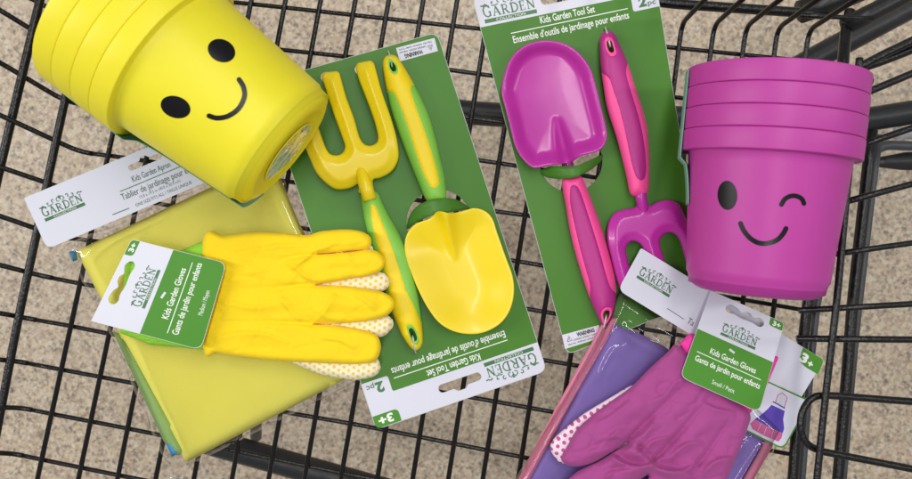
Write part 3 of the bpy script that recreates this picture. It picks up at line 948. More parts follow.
def blade(root, outline, ridge, zp, m, lift=.004, rim=.012, depth=.010, rw=5.0, rh=.006, nm='blade', wall=17.0, mix=.72):
    out = smooth_closed(outline, 2.5)
    ra = np.array(ridge[0], float); rb = np.array(ridge[1], float)   # neck end -> tip of ridge
    ax = rb - ra; L2 = ax.dot(ax)
    def top(P, d):
        q = np.clip((d - 1.2) / wall, 0, 1); q = q * q * (3 - 2 * q)
        q2 = np.clip(d / 45, 0, 1)
        z = rim - depth * (mix * q + (1 - mix) * (1 - (1 - q2) ** 2))
        z -= .0006 * np.clip(1 - d / 1.2, 0, 1) ** 2
        t = ((P - ra) @ ax) / L2; tc_ = np.clip(t, 0, 1)
        dist = np.hypot(*(P - ra - tc_[:, None] * ax).T)
        wd = rw * (1 - .75 * tc_) + .8
        z += (rh + depth * .7) * (1 - tc_) ** .8 * np.exp(-(dist / wd) ** 2) * (t < 1.02)
        return zp(P) + lift + z
    V, F = solid_geo(out, [], top, lambda P, d: top(P, d) - .0013, 2.0, insets=(.5, 1.2, 2.4))
    return mesh_obj(nm, V, F, M[m], root)

# yellow trowel
def zb(px): return [390 + px[0] / 2.81, 180 + px[1] / 2.81]
ytr = thing('garden_trowel', 'small yellow hand trowel with green and yellow handle, on the upside-down card', 'trowel', W(430, 200, .01), 'hand trowels')
ol = [zb(p) for p in [(134, 88), (112, 108), (75, 122), (50, 148), (41, 182), (46, 222), (60, 262), (80, 310), (105, 358), (137, 400), (176, 424), (220, 433), (265, 428), (308, 405), (335, 370), (348, 322), (345, 272), (325, 215), (302, 150), (287, 107), (265, 86), (235, 79), (203, 88), (168, 93)]]
blade(ytr, ol, [zb((150, 70)), zb((185, 225))], zp1, 'enamel_yellow', rw=8, wall=36.0, mix=.5, depth=.009)
V, F = tube_geo([W(*p) for p in [(434, 190, .014), (438, 200, .015), (441, 208, .0175), (445, 220, .0195), (448, 232, .0165)]], [.0042, .0042, .0044, .0042, .002], 14)
mesh_obj('neck', V, F, M['enamel_yellow'], ytr)
handle(ytr, [(388, 55), (383, 61), (384, 75), (387, 92), (391, 110), (399, 134), (409, 160), (419, 184), (427, 201), (437, 203), (446, 199), (445, 182), (441, 162), (436, 140), (428, 113), (415, 86), (403, 65), (396, 56)],
       [(388, 50), (378, 58), (380, 78), (384, 90), (393, 92), (400, 106), (406, 122), (413, 144), (421, 168), (428, 183), (433.5, 188), (439, 184), (437, 171), (431, 150), (423, 126), (415, 104), (411, 90), (413, 80), (406, 62), (398, 50)],
       [(390, 62), (393, 62.5), (396, 67), (395.5, 71), (392.5, 71), (390, 67)], zp1, 'grip_green', 'grip_yellow')
# yellow fork
yfk = thing('garden_fork', 'yellow three-tine hand fork, partly under the smiling yellow pot, green and yellow handle', 'garden fork', W(375, 210, .015), 'hand forks')
fk = [(359, 193), (359, 184), (349, 188.5), (334, 188.5), (318, 175), (310, 159), (300, 134), (288, 100), (284, 88), (293, 81), (303, 86), (310, 104), (320, 132), (327, 150), (333, 155), (341, 154), (345, 147),
      (341, 134), (333, 112), (326, 90), (321.5, 76), (323, 73), (337, 71), (339.5, 73), (346, 96), (354, 118), (360, 138), (366, 145), (374, 144.5), (378, 138), (374, 120), (366, 98), (359, 80), (355.5, 66), (357.5, 63), (371, 60.5), (374, 63), (382, 92), (391, 118), (397, 140), (398.5, 158), (392, 171), (380, 178), (373, 180), (373, 192)]
fk_s = smooth_closed(fk, 2.2)
def fork_top(zp, tips, lift=.003, hh=.010, R=9, curve=.006):
    tips = [np.array(t, float) for t in tips]
    def top(P, d):
        q = np.clip(d / R, 0, 1)
        t = np.clip(((P - tips[0]) @ (tips[1] - tips[0])) / ((tips[1] - tips[0]) @ (tips[1] - tips[0])), 0, 1)
        return zp(P) + lift + .004 + .0022 * np.sqrt(1 - (1 - np.clip(d / 2.4, 0, 1)) ** 2) + hh * .32 * q ** 1.3 + curve * 4 * t * (1 - t) + curve * .5 * (1 - t)
    return top
ft = fork_top(zp1, [(345, 65), (366, 190)])
V, F = solid_geo(fk_s, [], ft, lambda P, d: ft(P, d) - .0022, 2.0, insets=(.5, 1.4))
mesh_obj('fork_head', V, F, M['enamel_yellow'], yfk)
V, F = tube_geo([W(*p) for p in [(358, 162, .026), (362, 175, .031), (365.5, 186, .033), (370, 200, .034)]], [.002, .0046, .0053, .0052], 14)
mesh_obj('neck', V, F, M['enamel_yellow'], yfk)
handle(yfk, [(361, 195), (369, 191.5), (377.5, 192.5), (383, 204), (391, 220), (401, 238), (409, 254), (415, 278), (419, 300), (422, 325), (422.5, 343), (417, 350.5), (411, 348), (402, 335), (392, 312), (383, 285), (373, 252), (365, 222)],
       [(371, 204), (375.5, 206), (383, 224), (391.5, 246), (399, 268), (406, 290), (414, 306), (421, 322), (430, 336), (428, 352), (417, 358), (405, 352), (392, 330), (387, 310), (389, 292), (384, 268), (377, 244), (371.5, 220)],
       [(409, 330), (412, 328.5), (415, 332), (417, 338), (415.5, 341), (412, 339)], zp1, 'grip_green', 'grip_yellow')
M['tie'] = mat('clear_nylon_tie', (196, 196, 192), 0.25, coat=.5)
def tie(card_obj, pts):
    V, F = tube_geo(fillet([W(*p) for p in pts], .003), .0007, 8)
    mesh_obj('cable_tie', V, F, M['tie'], card_obj)
tie(card1, [(393, 70, .012), (392, 66, .024), (390, 56, .026), (388, 50.5, .014), (389, 52, .009)])
tie(card1, [(412, 333, .02), (413, 338, .034), (415, 350, .030), (416, 354, .018), (415, 352, .014)])
# pink trowel
ptr = thing('garden_trowel', 'small magenta hand trowel with pink handle pointing down, on the upright card', 'trowel', W(575, 180, .01), 'hand trowels')
ol = [(561, 164), (546.5, 165.8), (534, 168), (523.4, 160), (515, 146), (510, 127), (505.5, 109), (501.5, 92), (504, 75), (511, 58), (525.5, 45), (545.7, 40.2), (566, 44), (581, 55), (591, 70), (596.5, 88), (601.5, 108), (605.5, 124), (607, 137), (602, 148.5), (591, 153.5), (580.5, 156), (573.5, 161)]
blade(ptr, ol, [(571, 178), (556, 116)], zp2, 'enamel_pink', rw=8, wall=14.0, mix=.7, depth=.009)
V, F = tube_geo([W(*p) for p in [(563, 146, .018), (566, 157, .0195), (568, 166, .018), (570, 176, .0165), (573, 186, .016)]], [.002, .0044, .0048, .0046, .0046], 14)
mesh_obj('neck', V, F, M['enamel_pink'], ptr)
handle(ptr, [(562, 180.5), (571, 176.5), (581.5, 176.5), (586, 186), (593, 204), (601, 226), (608, 250), (614, 274), (616, 295), (614, 313), (609, 324), (604, 326.5), (599, 319), (590, 299), (579, 266), (571, 236), (566, 208)],
       [(571, 186), (577, 186), (582, 196), (588, 214), (595, 236), (601, 256), (606, 274), (611, 288), (620, 298), (622, 318), (612, 332), (598, 332), (592, 318), (590, 300), (590, 285), (586, 270), (580, 248), (574, 222), (570, 200)],
       [(603, 314), (606, 310.5), (609.5, 311), (609.5, 315), (607, 320), (604.5, 321)], zp2, 'grip_pink', 'grip_magenta')
# pink fork
pfk = thing('garden_fork', 'magenta hand fork with pink handle pointing up, tines towards the winking pink pot', 'garden fork', W(640, 200, .01), 'hand forks')
fk = [(636, 193), (636.5, 206), (627, 208.5), (615, 212.5), (608, 224), (607, 240), (611, 258), (614, 270), (619, 286), (624, 295), (631, 295), (634, 286), (631, 272), (628, 260), (626, 249), (630, 242), (637, 242), (643, 248), (648, 266), (654, 286), (659, 300), (667, 305), (675, 300), (675, 290), (671, 276), (662, 252), (660, 241), (665, 234), (673, 233), (680, 241), (686, 262), (694, 288), (702, 308), (711, 310), (716, 302), (710, 280), (700, 252), (690, 228), (683, 212), (678, 203), (668, 199.5), (658, 201.5), (649, 205), (646, 193)]
fk_s = smooth_closed(fk, 2.2)
ft2 = fork_top(zp2, [(670, 318), (642, 195)], lift=.002, hh=.008, curve=.003)
V, F = solid_geo(fk_s, [], ft2, lambda P, d: ft2(P, d) - .0022, 2.0, insets=(.5, 1.4))
mesh_obj('fork_head', V, F, M['enamel_pink'], pfk)
V, F = tube_geo([W(*p) for p in [(646, 220, .014), (643, 208, .018), (641, 198, .0195), (640, 188, .0195)]], [.002, .0040, .0043, .0043], 14)
mesh_obj('neck', V, F, M['enamel_pink'], pfk)
handle(pfk, [(605, 31), (600, 38), (600, 52), (601, 68), (605, 98), (610, 118), (618, 143), (626, 175), (630.5, 194), (639, 196), (648, 192.5), (649.5, 165), (648, 134), (643.5, 112), (636.5, 90), (627, 61), (619, 43), (613, 32)],
       [(604, 24), (594, 36), (594, 60), (601, 72), (609, 78), (614, 92), (620, 110), (626, 136), (632, 164), (637, 178), (643, 180), (646, 172), (645, 150), (641, 126), (635, 104), (630, 88), (626, 72), (628, 58), (622, 40), (614, 26)],
       [(607, 42), (611, 41), (613, 46), (614, 51), (611, 52.5), (608, 49)], zp2, 'grip_pink', 'grip_magenta')

tie(card2, [(607, 312, .012), (606, 318, .026), (604, 327, .024), (603, 331, .012), (604, 328, .009)])
tie(card2, [(611, 50, .012), (610, 45, .026), (607, 32, .024), (605, 27, .012), (606, 30, .010)])
# ------------------------------------------------------------------ APRONS IN THEIR BAGS
def fbm(x, y, s, seed=0.0):
    return noise.noise(Vector((x / s, y / s, seed))) + .5 * noise.noise(Vector((x / s * 2.1, y / s * 2.1, seed + 5)))
def cushion(outline, z0, h, R, sp=7, wr=.0, ws=30, seed=0.0, zfun=None):
    def top(P, d):
        t = np.clip(d / R, 0, 1)
        n = np.array([fbm(p[0], p[1], ws, seed) for p in P]) * wr * np.clip(d / 6, 0, 1)
        z = (zfun(P) if zfun else 0) + z0 + h * np.sqrt(1 - (1 - t) ** 2) + n
        return z
    def bot(P, d):
        return (zfun(P) if zfun else 0) + np.full(len(P), z0 - .0006)
    return top, bot
# yellow
oy = densify(rounded([(76, 251), (272, 158), (300, 225), (378, 362), (186, 463)], [6, 6, 6, 8, 5]), 6)
ap = thing('folded_apron', 'folded pale yellow apron inside the clear bag under the yellow gloves', 'apron', W(215, 320, .003), 'folded aprons')
top, bot = cushion(oy, .004, .012, 9, wr=.0012, ws=60, seed=1)
V, F = solid_geo(oy, [], top, bot, 6)
mesh_obj('cloth', V, F, M['apron_yellow'], ap)
tg = densify(rounded([(112, 330), (122, 336), (134, 352), (188, 452), (176, 456), (164, 442)], 3), 5)
top, bot = cushion(tg, .004, .008, 6)
V, F = solid_geo(tg, [], top, bot, 5); mesh_obj('binding', V, F, M['trim_green'], ap)
for q in ([(166, 444), (174, 440), (180, 452), (172, 457)], [(68, 252), (76, 250), (78, 260), (72, 262)]):
    q = densify(rounded(q, 2), 3); top, bot = cushion(q, .005, .005, 3)
    V, F = solid_geo(q, [], top, bot, 3); mesh_obj('tie_end', V, F, M['blue_tie'], ap)

def signed(P, ln):
    """signed distance to an open polyline and position along it"""
    q = np.asarray(smooth_open(ln, 3.0), float); best = np.full(len(P), 1e9); sg = np.zeros(len(P)); tt = np.zeros(len(P))
    n = len(q) - 1
    for i in range(n):
        a, b = q[i], q[i + 1]; ab = b - a; l = ab.dot(ab) + 1e-12
        t = ((P - a) @ ab) / l; tc_ = np.clip(t, 0, 1); v = P - a - tc_[:, None] * ab
        dd = np.hypot(*v.T); m = dd < best
        cr = ab[0] * v[:, 1] - ab[1] * v[:, 0]
        best[m] = dd[m]; sg[m] = np.sign(cr[m]); tt[m] = (i + tc_[m]) / n
    return best * np.where(sg == 0, 1, sg), tt

def film_bag(root, outline, z0, h, wr, ws, seed, sp=4, ridges=()):
    o = densify(outline, sp)
    def top(P, d):
        t = np.clip(d / 12, 0, 1)
        n = np.array([fbm(p[0] * .9 + p[1] * .5, p[1] * .5 - p[0] * .2, ws, seed) for p in P]) * wr * np.clip(d / 5, 0, 1)
        n2 = np.array([abs(fbm(p[0], p[1], ws * 1.7, seed + 3)) for p in P]) * wr * .8 * np.clip(d / 5, 0, 1)
        z = z0 + h * np.sqrt(1 - (1 - t) ** 2) + np.maximum(n - n2, -.0008) + .0012
        for ln, dep, wd in ridges:
            sd, tt = signed(P, ln)
            z += dep * np.exp(-(sd / wd) ** 2) * np.sin(PI * np.clip(tt, 0, 1)) ** .5
        return z
    V, F = solid_geo(o, [], top, None, sp)
    film = mesh_obj('film', V, F, M['film_flat'], root)
    return film
bagy = thing('plastic_bag', 'clear plastic bag with a white header, wrapping the folded yellow apron', 'plastic bag', W(200, 320, .003), 'clear apron bags')
oyb = rounded([(62, 246), (212, 181), (272, 150), (306, 228), (384, 368), (187, 467), (172, 470), (160, 452), (112, 338)], [4, 0, 4, 4, 6, 4, 3, 3, 3])
film_bag(bagy, oyb, .006, .0150, .0003, 48, 2.2, sp=3, ridges=[([(80, 262), (104, 240), (132, 226), (160, 214)], .0018, 2.2), ([(196, 456), (240, 434), (300, 404)], .0012, 2.5), ([(300, 236), (312, 262)], .001, 2)])
# narrow neck of film drooping from the lower corner
q = densify(smooth_closed([(164, 452), (180, 462), (186, 474), (186, 492), (172, 494), (166, 478)], 3), 3)
top, bot = cushion(q, .004, .004, 6, wr=.003, ws=9, seed=8)
V, F = solid_geo(q, [], top, None, 2.0); mesh_obj('film_tail', V, F, M['film'], bagy)
hw, hh = 205.0, 54.0
hc = Card([(24, 198), (213.5, 120), (234.5, 170), (47, 249)], [.028, .021, .021, .027], hw, hh)
hc.board(rounded([(0, 0), (hw, 0), (hw, hh), (0, hh)], [1, 3, 3, 8]), [slot_hole(107, 143, 12.5, 6, 3, -1)], 0)
logo(hc, 10, 17, 43, 2, 3)
hc.text('Kids Garden Apron', 106, 147, 26.5, 6, 4, bold=.0)
hc.stroke([(90, 30), (130, 30), (176, 30)], .7, 2)
hc.text('Tablier de jardinage pour enfants', 89, 176, 39, 6.4, 4, bold=.0)
hc.text('15.8 x 19.5 in (40.0 x 50.0 cm)', 106, 150, 44, 3, 4, bold=-.01)
hc.text('ONE SIZE FITS ALL / TAILLE UNIQUE', 99, 160, 50, 3.2, 4, bold=-.005)
hc.stroke([(74, 48), (92, 48.4)], .8, 4)
hc.mb.build('header_card', cm(), bagy, smooth=False)

# purple
pa = thing('folded_apron', 'folded purple apron with pink edging inside the clear bag under the pink gloves', 'apron', W(650, 420, .003), 'folded aprons')
op = densify(rounded([(610, 318), (664, 346), (773, 437), (748, 482), (706, 560), (500, 540), (524, 479), (598, 345)], [6, 3, 5, 4, 4, 4, 3, 3]), 6)
top, bot = cushion(op, .004, .012, 9, wr=.0016, ws=45, seed=4)
V, F = solid_geo(op, [], top, bot, 6); mesh_obj('cloth', V, F, M['apron_purple'], pa)
for q in ([(605, 318), (618, 318), (606, 342), (570, 405), (527, 484), (510, 520), (498, 516), (519, 477), (560, 400), (592, 342)],
          [(776, 436), (772, 448), (750, 486), (734, 514), (727, 510), (744, 478), (760, 450), (768, 434)]):
    q = densify(rounded(q, 2), 5)
    def topq(P, d, t0=top): return .0175 + .003 * np.sqrt(1 - (1 - np.clip(d / 5, 0, 1)) ** 2)
    V, F = solid_geo(q, [], topq, lambda P, d: np.full(len(P), .004), 5); mesh_obj('binding', V, F, M['trim_pink'], pa)
bagp = thing('plastic_bag', 'clear plastic bag with white header and picture label, wrapping the folded purple apron', 'plastic bag', W(660, 420, .003), 'clear apron bags')
obp = rounded([(620, 287), (690, 336), (786, 430), (772, 455), (722, 560), (496, 545), (516, 478), (596, 335)], [3, 3, 3, 3, 3, 3, 3, 3])
film_bag(bagp, obp, .008, .0165, .0009, 26, 6.6, sp=2.6, ridges=[([(616, 326), (590, 366), (556, 424), (528, 474), (500, 530)], .003, 2.6), ([(764, 442), (744, 474), (724, 508)], .0028, 2.4), ([(624, 322), (640, 336), (662, 346)], .0018, 2.8), ([(626, 345), (612, 352), (600, 376)], .0022, 2.2), ([(752, 436), (738, 452), (728, 470)], .002, 2.2)])
# header strip
pw, ph = 214.0, 48.0
pc = Card([(641, 248), (824, 360), (799, 401), (618, 290)], [.024, .021, .021, .024], pw, ph)
pc.board(rounded([(0, 0), (pw, 0), (pw, ph), (0, ph)], [2, 5, 0, 8]), [slot_hole(84, 125, 13, 7, 3, -1)], 0)
logo(pc, 10, 17, 38, 2, 3)
pc.text('Kids Garden Apron', 88, 140, 33, 6, 4, bold=.0)
pc.text('Ta', 76, 83, 40, 6, 4, bold=.0)
pc.stroke([(52, 38), (72, 38.5)], .6, 4)
def pq(*pp): return [pc.uv(*p) for p in pp]
tabp = pq((803, 347.5), (824, 360), (818, 374.5), (806, 367.5), (799, 361))
pc.layer(rounded(tabp, [0, 4, 0, 2, 3]), 6, 1, sp=6)
pc.text('3', 192, 200, 13, 8.5, 3, bold=.05); pc.text('+', 201.5, 207, 13.5, 6, 3, bold=.05)
pc.mb.build('header_card', cm(), bagp, smooth=False)
# picture label hanging from the header
lc = Card([(759, 379), (809, 402), (781, 448), (737, 425)], [.0225, .0225, .0225, .0225], 58, 52)
lc.wc = [W(748, 372, .0218), W(811, 401, .0218), W(783.5, 450, .0218), (W(730, 423, .0218))]
lw_, lh = 58.0, 52.0
lc.w, lc.h = lw_, lh
lc.board(rounded([(0, 0), (lw_, 0), (lw_, lh), (0, lh)], [0, 0, 7, 5]), [], 6)
lc.layer(rounded([(1.4, 1.4), (lw_ - 1.4, 1.4), (lw_ - 1.4, lh - 1.4), (1.4, lh - 1.4)], [0, 0, 6, 4]), 0, 1)
def lq(x, y): return lc.uv(680 + x / 3.446, 340 + y / 3.446)
def lr(x, y): return lc.uv(740 + x / 4.837, 380 + y / 4.837)
lc.layer([lr(*p) for p in [(152, 120), (216, 150), (208, 190), (213, 235), (205, 258), (140, 228), (70, 190), (104, 166), (132, 142)]], 7, 2, sp=20)
lc.layer([lr(*p) for p in [(70, 191), (140, 229), (205, 259), (200, 280), (186, 298), (120, 271), (60, 238), (48, 211)]], 8, 2.2, sp=20)
lc.stroke([lr(*p) for p in [(170, 112), (184, 72), (205, 62), (228, 85), (213, 134)]], .7, 8, 2)
lc.stroke([lr(*p) for p in [(158, 105), (185, 118), (216, 137)]], 1.1, 7, 2.4)
for a, b in (((100, 212), (84, 246)), ((128, 226), (114, 264)), ((160, 242), (150, 282))): lc.stroke([lr(*a), lr(*b)], .35, 0, 3)
lc.mb.build('picture_label', cm(), bagp, smooth=False)

# ------------------------------------------------------------------ GLOVES
def glove(name, label, outline, creases, zfun, h, m, group, R=11, wr=.0012, ws=22, seed=0., knit=None, sp=1.7, palm_mat=None, wrinkles=(), folds=(), seams=(), fold_k=1.3):
    t = thing(name, label, 'glove', W(*np.mean(outline, axis=0), .02), group)
    out = smooth_closed(outline, 2.4)
    def top(P, d):
        q = np.clip(d / R, 0, 1)
        z = h * (.25 + .75 * np.sqrt(1 - (1 - q) ** 2))
        for ln, dep, wd in creases:
            sd, tt = signed(P, ln); z -= dep * np.exp(-(sd / wd) ** 2) * np.clip(d / 4, 0, 1) * (1 - np.clip(tt, 0, 1)) ** .7
        for ln, dep, wd in wrinkles:
            dd = seg_dist(P, ln, False); z += dep * np.exp(-(dd / wd) ** 2) * np.clip(d / 5, 0, 1)
        z += np.array([fbm(p[0] * .6, p[1] * 1.2, ws, seed) for p in P]) * wr * np.clip(d / 5, 0, 1)
        z -= np.array([(1 - min(1, abs(fbm(p[0] + 6 * fbm(p[0], p[1], 20, 3), p[1] * 1.6, ws * 1.1, seed + 9)) * 5)) for p in P]) * wr * .5 * np.clip(d / 5, 0, 1)
        z += np.array([fbm(p[0], p[1], 6, seed + 2) for p in P]) * .00008
        for ln, dep, wd in folds:
            sd, tt = signed(P, ln)
            z += fold_k * dep * np.exp(-np.abs(sd) / wd) / (1 + np.exp(-sd / .7)) * np.sin(PI * np.clip(tt, 0, 1)) ** .6 * np.clip(d / 3, 0, 1)
        for ln in seams:
            dd = seg_dist(P, ln, False); z -= .0006 * np.exp(-(dd / .9) ** 2) * np.clip(d / 3, 0, 1)
        return zfun(P) + z
    def bot(P, d):
        q = np.clip(d / R, 0, 1)
        return zfun(P) + h * .25 * (1 - np.sqrt(1 - (1 - q) ** 2))
    V, F = solid_geo(out, [], top, bot, sp, insets=(.7, 1.8))
    mesh_obj('hand', V, F, M[m], t)
    for (kp, kh, kz) in (knit or []):
        kk = densify(rounded(kp[0], 2), 3); ax = np.array(kp[1], float); ax /= np.linalg.norm(ax)
        def kt(P, d):
            rib = np.sin((P @ np.array((-ax[1], ax[0]))) * 2 * PI / 2.6)
            return kz + kh * np.sqrt(1 - (1 - np.clip(d / 10, 0, 1)) ** 2) + .0005 * rib * np.clip(d / 2, 0, 1)
        V, F = solid_geo(kk, [], kt, lambda P, d: np.full(len(P), kz - .001), 1.1)
        mesh_obj('knit_cuff', V, F, M[kp[2]], t)
    return t

def zy(P): return .0215 + .013 * np.clip((P[:, 0] - 200) / 190, 0, 1)
# lower yellow glove (palm up, dotted)
gl2 = [(205, 256), (260, 250), (330, 246), (366, 244), (373, 248.5), (370, 254), (335, 258), (320, 262), (350, 268), (380, 271.5), (389, 279), (387.5, 288), (374, 293), (335, 294), (318, 296), (340, 304), (378, 312), (390, 317), (393.5, 323), (390, 331), (377, 338), (340, 338), (316, 339), (340, 346), (372, 355), (380, 363), (379.5, 371.5), (371, 377.5), (351, 379.5), (321, 374.5), (289, 362), (240, 350), (205, 342)]
glove('garden_glove', 'lower yellow glove, its cream palm with yellow dots peeking out under the upper one', gl2, [], lambda P: zy(P) , .0085, 'dots_yellow', 'yellow gloves', R=9)
gl1 = [(203, 240), (227, 235.7), (254, 232), (281.5, 233), (306, 235), (322, 231.2), (344, 229.3), (360, 231), (369.5, 236), (371.5, 243), (367.5, 248.8), (350, 251), (330, 253), (317, 254), (330, 253.5), (350, 251.8), (367, 249.8), (379, 252.4), (384.8, 261), (381.5, 270), (368, 276), (350, 278.5), (335.8, 281.5), (315.4, 284.8), (332, 285.3), (349, 286.3), (376.5, 290.4), (390, 296), (395, 304.5), (388, 315), (374, 320), (355, 322.5), (335.8, 323.6), (314, 324), (326, 324.8), (341, 326), (363, 330), (376.5, 335.4), (381, 346), (378.5, 357), (373, 362), (361.6, 364), (334.7, 363.7), (281, 361), (240, 357), (218, 353), (203, 347)]
cre = [([(317, 254), (306, 255), (285, 259), (262, 262)], .0030, 2.0), ([(315, 284.8), (300, 285), (285, 287), (268, 292)], .0034, 2.2), ([(314, 324), (300, 323), (280, 322), (262, 321)], .0032, 2.0),
       ([(320, 252), (308, 262), (300, 275), (292, 285)], .0018, 2.5), ([(316, 284), (306, 279), (296, 278)], .002, 2.5), ([(322, 325), (308, 318), (292, 312)], .0018, 3), ([(215, 292), (260, 289), (300, 286)], .0010, 2), ([(222, 322), (300, 322)], .0008, 1.8)]
wrk = [([(330, 262), (350, 264), (365, 262)], .001, 4), ([(325, 300), (350, 305), (372, 303)], .0018, 6), ([(300, 240), (325, 240), (350, 238)], .001, 4), ([(230, 255), (262, 275), (290, 280)], .0015, 6), ([(225, 305), (262, 306), (290, 302)], .0018, 7)]
glove('garden_glove', 'upper bright yellow cotton glove with fingers pointing right over the fork handle', gl1, cre, lambda P: zy(P) + .0080, .0095, 'cloth_yellow', 'yellow gloves', R=6, wr=.0013, ws=30, fold_k=2.4, seed=3.3, wrinkles=wrk,
      folds=[([(340, 243), (322, 250), (306, 259), (290, 272)], .0022, 4), ([(314, 285), (304, 277), (296, 270), (284, 262)], .0022, 4), ([(336, 281), (318, 282), (300, 276)], .0015, 4),
             ([(312, 323), (322, 312), (330, 300), (334, 292)], .0018, 5), ([(300, 322), (290, 312), (280, 300), (276, 290)], .0016, 5), ([(345, 322), (326, 318), (308, 306)], .0014, 4),
             ([(206, 262), (224, 268), (246, 272), (268, 268)], .0012, 5), ([(214, 338), (240, 332), (268, 334), (290, 342)], .0016, 5), ([(352, 262), (346, 255), (338, 254)], .0014, 3),
             ([(374, 312), (366, 302), (352, 296)], .0016, 4), ([(356, 350), (340, 342), (318, 338)], .0014, 5), ([(232, 252), (256, 248), (284, 244), (310, 245)], .0014, 4), ([(228, 300), (250, 306), (276, 304)], .0012, 5),
             ([(366, 240), (352, 244), (336, 246)], .0012, 3), ([(212, 282), (236, 278), (262, 282)], .0010, 4)],
      seams=[[(314, 284.8), (270, 286.5), (214, 288)], [(314, 324), (268, 322), (210, 321)], [(317, 254), (280, 257), (216, 261)]],
      knit=[(([(126, 256), (150, 256), (182, 250), (203, 241), (212, 250), (206, 350), (150, 345), (120, 333)], (1, .1), 'knit_lime'), .010, .026)])
glove_tag('hang_tag', 'white and green glove tag turned sideways on the yellow gloves, marked medium', [(91, 321), (131.5, 239), (226.5, 263), (201, 350)], [.038, .038, .049, .049], 'Medium / Moyen', bend=.0)

def zpk(P): return .0235 + 0 * P[:, 0]
# pink gloves: the lower one shows its dotted palm along the finger edge
pg2 = [(690, 352), (672, 366), (640, 384), (630, 386), (601.6, 402.5), (581, 415.5), (561, 431.5), (551.5, 441.5), (550.5, 450), (556, 459), (564, 464), (590, 458), (625, 448), (640, 450), (700, 460), (735, 445), (742, 430), (738, 415), (715, 390)]
glove('garden_glove', 'lower pink glove, its white dotted palm showing along the long finger', pg2, [], lambda P: .0215 + 0 * P[:, 0], .008, 'dots_pink', 'pink gloves', R=6)
pg1 = [(677, 345), (669, 351), (650, 368), (632, 386), (612, 400.5), (592, 415.5), (577, 429.5), (568.5, 444), (561, 458), (566, 464.5), (574, 466.5), (584, 465.5), (597, 461), (612, 452), (628.5, 441.8), (629.2, 442.4), (612.5, 452.8), (598, 461.8), (585, 467.8), (573, 475), (558, 492), (552, 510), (566, 522), (590, 514), (620, 490), (632, 484), (648, 475), (649, 476.5), (644, 486), (636, 500), (640, 522), (664, 524), (680, 500), (690, 483), (691.5, 484), (690, 496), (692, 520), (712, 520), (722, 492), (737, 456), (747, 430), (749, 412), (722, 390), (700, 365)]
crp = [([(629, 440), (640, 428), (660, 409), (682, 388)], .0040, 3.2), ([(655, 460), (672, 442), (690, 420), (709, 398)], .0042, 3.2), ([(692, 472), (708, 452), (729, 420)], .0036, 3.2),
       ([(596, 462), (612, 455), (628, 441)], .004, 4), ([(640, 447), (648, 455), (656, 461), (664, 462)], .005, 3), ([(618, 454), (628, 460), (640, 462)], .004, 3), ([(660, 463), (676, 466), (694, 470)], .003, 3), ([(616, 470), (632, 466), (652, 462)], .004, 4)]
wrp = [([(590, 440), (610, 425), (640, 405)], .003, 9), ([(640, 440), (660, 425), (690, 400)], .002, 8), ([(630, 450), (640, 454), (650, 464)], .0035, 5), ([(670, 455), (684, 444), (705, 425)], .002, 7), ([(690, 372), (700, 384)], .002, 8), ([(664, 470), (676, 476), (690, 478)], .003, 5)]
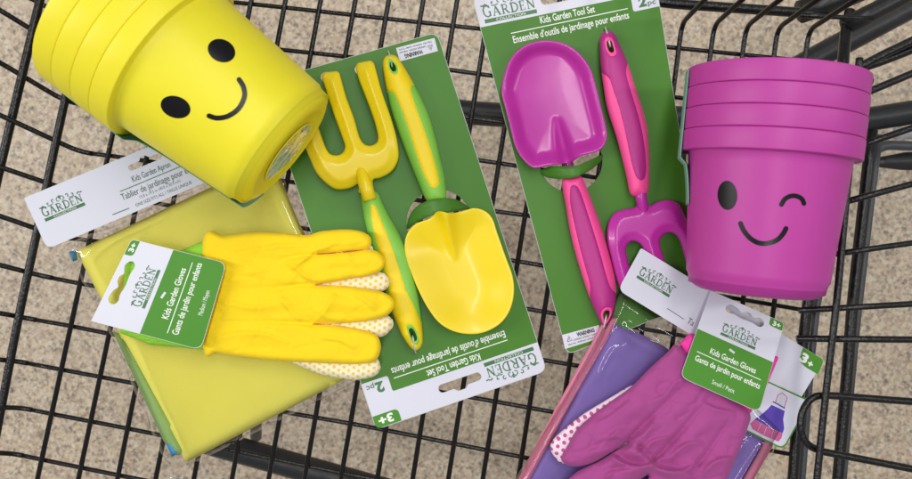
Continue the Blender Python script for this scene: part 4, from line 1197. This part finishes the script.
glove('garden_glove', 'upper pink cotton glove with fingers pointing down left on the purple apron', pg1, crp, lambda P: .0285 + 0 * P[:, 0], .0105, 'cloth_pink', 'pink gloves', R=8, wr=.0022, ws=26, fold_k=2.7, seed=7.7, wrinkles=wrp,
      folds=[([(610, 452), (620, 461), (636, 466), (652, 463), (664, 455)], .0045, 5), ([(628, 442), (618, 438), (606, 439), (596, 444)], .0024, 5), ([(630, 440), (640, 436), (650, 426), (656, 414)], .0022, 5),
             ([(650, 464), (664, 470), (682, 470), (696, 462)], .0038, 5), ([(634, 456), (644, 449), (652, 440), (668, 436)], .0026, 5), ([(668, 459), (676, 450), (690, 442), (704, 440)], .0024, 5),
             ([(586, 452), (600, 446), (612, 434), (626, 424)], .0018, 6), ([(648, 402), (664, 394), (676, 380), (690, 376)], .0018, 6), ([(604, 476), (616, 470), (634, 470)], .003, 4),
             ([(700, 476), (710, 464), (722, 458), (736, 458)], .0026, 5), ([(700, 400), (716, 408), (736, 412)], .0018, 5), ([(594, 424), (612, 414), (630, 400)], .0015, 5)],
      seams=[[(629, 440), (655, 413), (684, 386)], [(655, 460), (684, 428), (711, 396)], [(692, 474), (712, 446), (731, 416)]],
      knit=[(([(679, 343), (690, 333), (779, 357), (766, 388), (750, 414), (720, 396), (690, 372)], (-.5, .8), 'knit_pink'), .009, .0265)])
glove_tag('hang_tag', 'white and green glove tag just below the winking pot, marked small', [(711, 290.5), (784.5, 323), (759, 412.5), (680, 377)], [.030, .030, .0465, .0465], 'Small / Petit', bend=.0)

# ------------------------------------------------------------------ LIGHT, CAMERA
def area(name, loc, size, sizey, power, target=(0, 0, 0), col=(1, .985, .96)):
    l = bpy.data.lights.new(name, 'AREA'); l.shape = 'RECTANGLE'; l.size = size; l.size_y = sizey; l.energy = power; l.color = col
    o = bpy.data.objects.new(name, l); COL.objects.link(o); o.location = loc
    o.rotation_euler = (Vector(target) - Vector(loc)).to_track_quat('-Z', 'Y').to_euler()
    return o
area('ceiling_tube_light', (0.12, 0.45, 2.3), .16, 2.6, 28)
area('ceiling_tube_light', (-3.0, 0.3, 2.3), .22, 2.6, 58)
area('ceiling_tube_light', (2.2, 0.4, 2.3), .22, 2.6, 19)

wd = bpy.data.worlds.new('World'); scn.world = wd; wd.use_nodes = True
bg = wd.node_tree.nodes['Background']; bg.inputs['Color'].default_value = (.93, .96, 1.0, 1); bg.inputs['Strength'].default_value = .34

cam = bpy.data.cameras.new('Camera'); co = bpy.data.objects.new('Camera', cam); COL.objects.link(co)
co.location = (0, 0, H); co.rotation_euler = (0, 0, 0)
cam.sensor_width = 36; cam.sensor_fit = 'HORIZONTAL'
cam.lens = 36 * H / (912 * S)
cam.clip_start = .01; cam.clip_end = 50
cam.dof.use_dof = True; cam.dof.focus_distance = H - .03; cam.dof.aperture_fstop = 10
scn.camera = co
scn.view_settings.view_transform = 'Standard'; scn.view_settings.look = 'None'; scn.view_settings.exposure = 0.0; scn.view_settings.gamma = 1
scn.render.engine = 'CYCLES'
scn.cycles.transparent_max_bounces = 16
for o in bpy.data.objects:
    if '_org' in o.keys(): del o['_org']
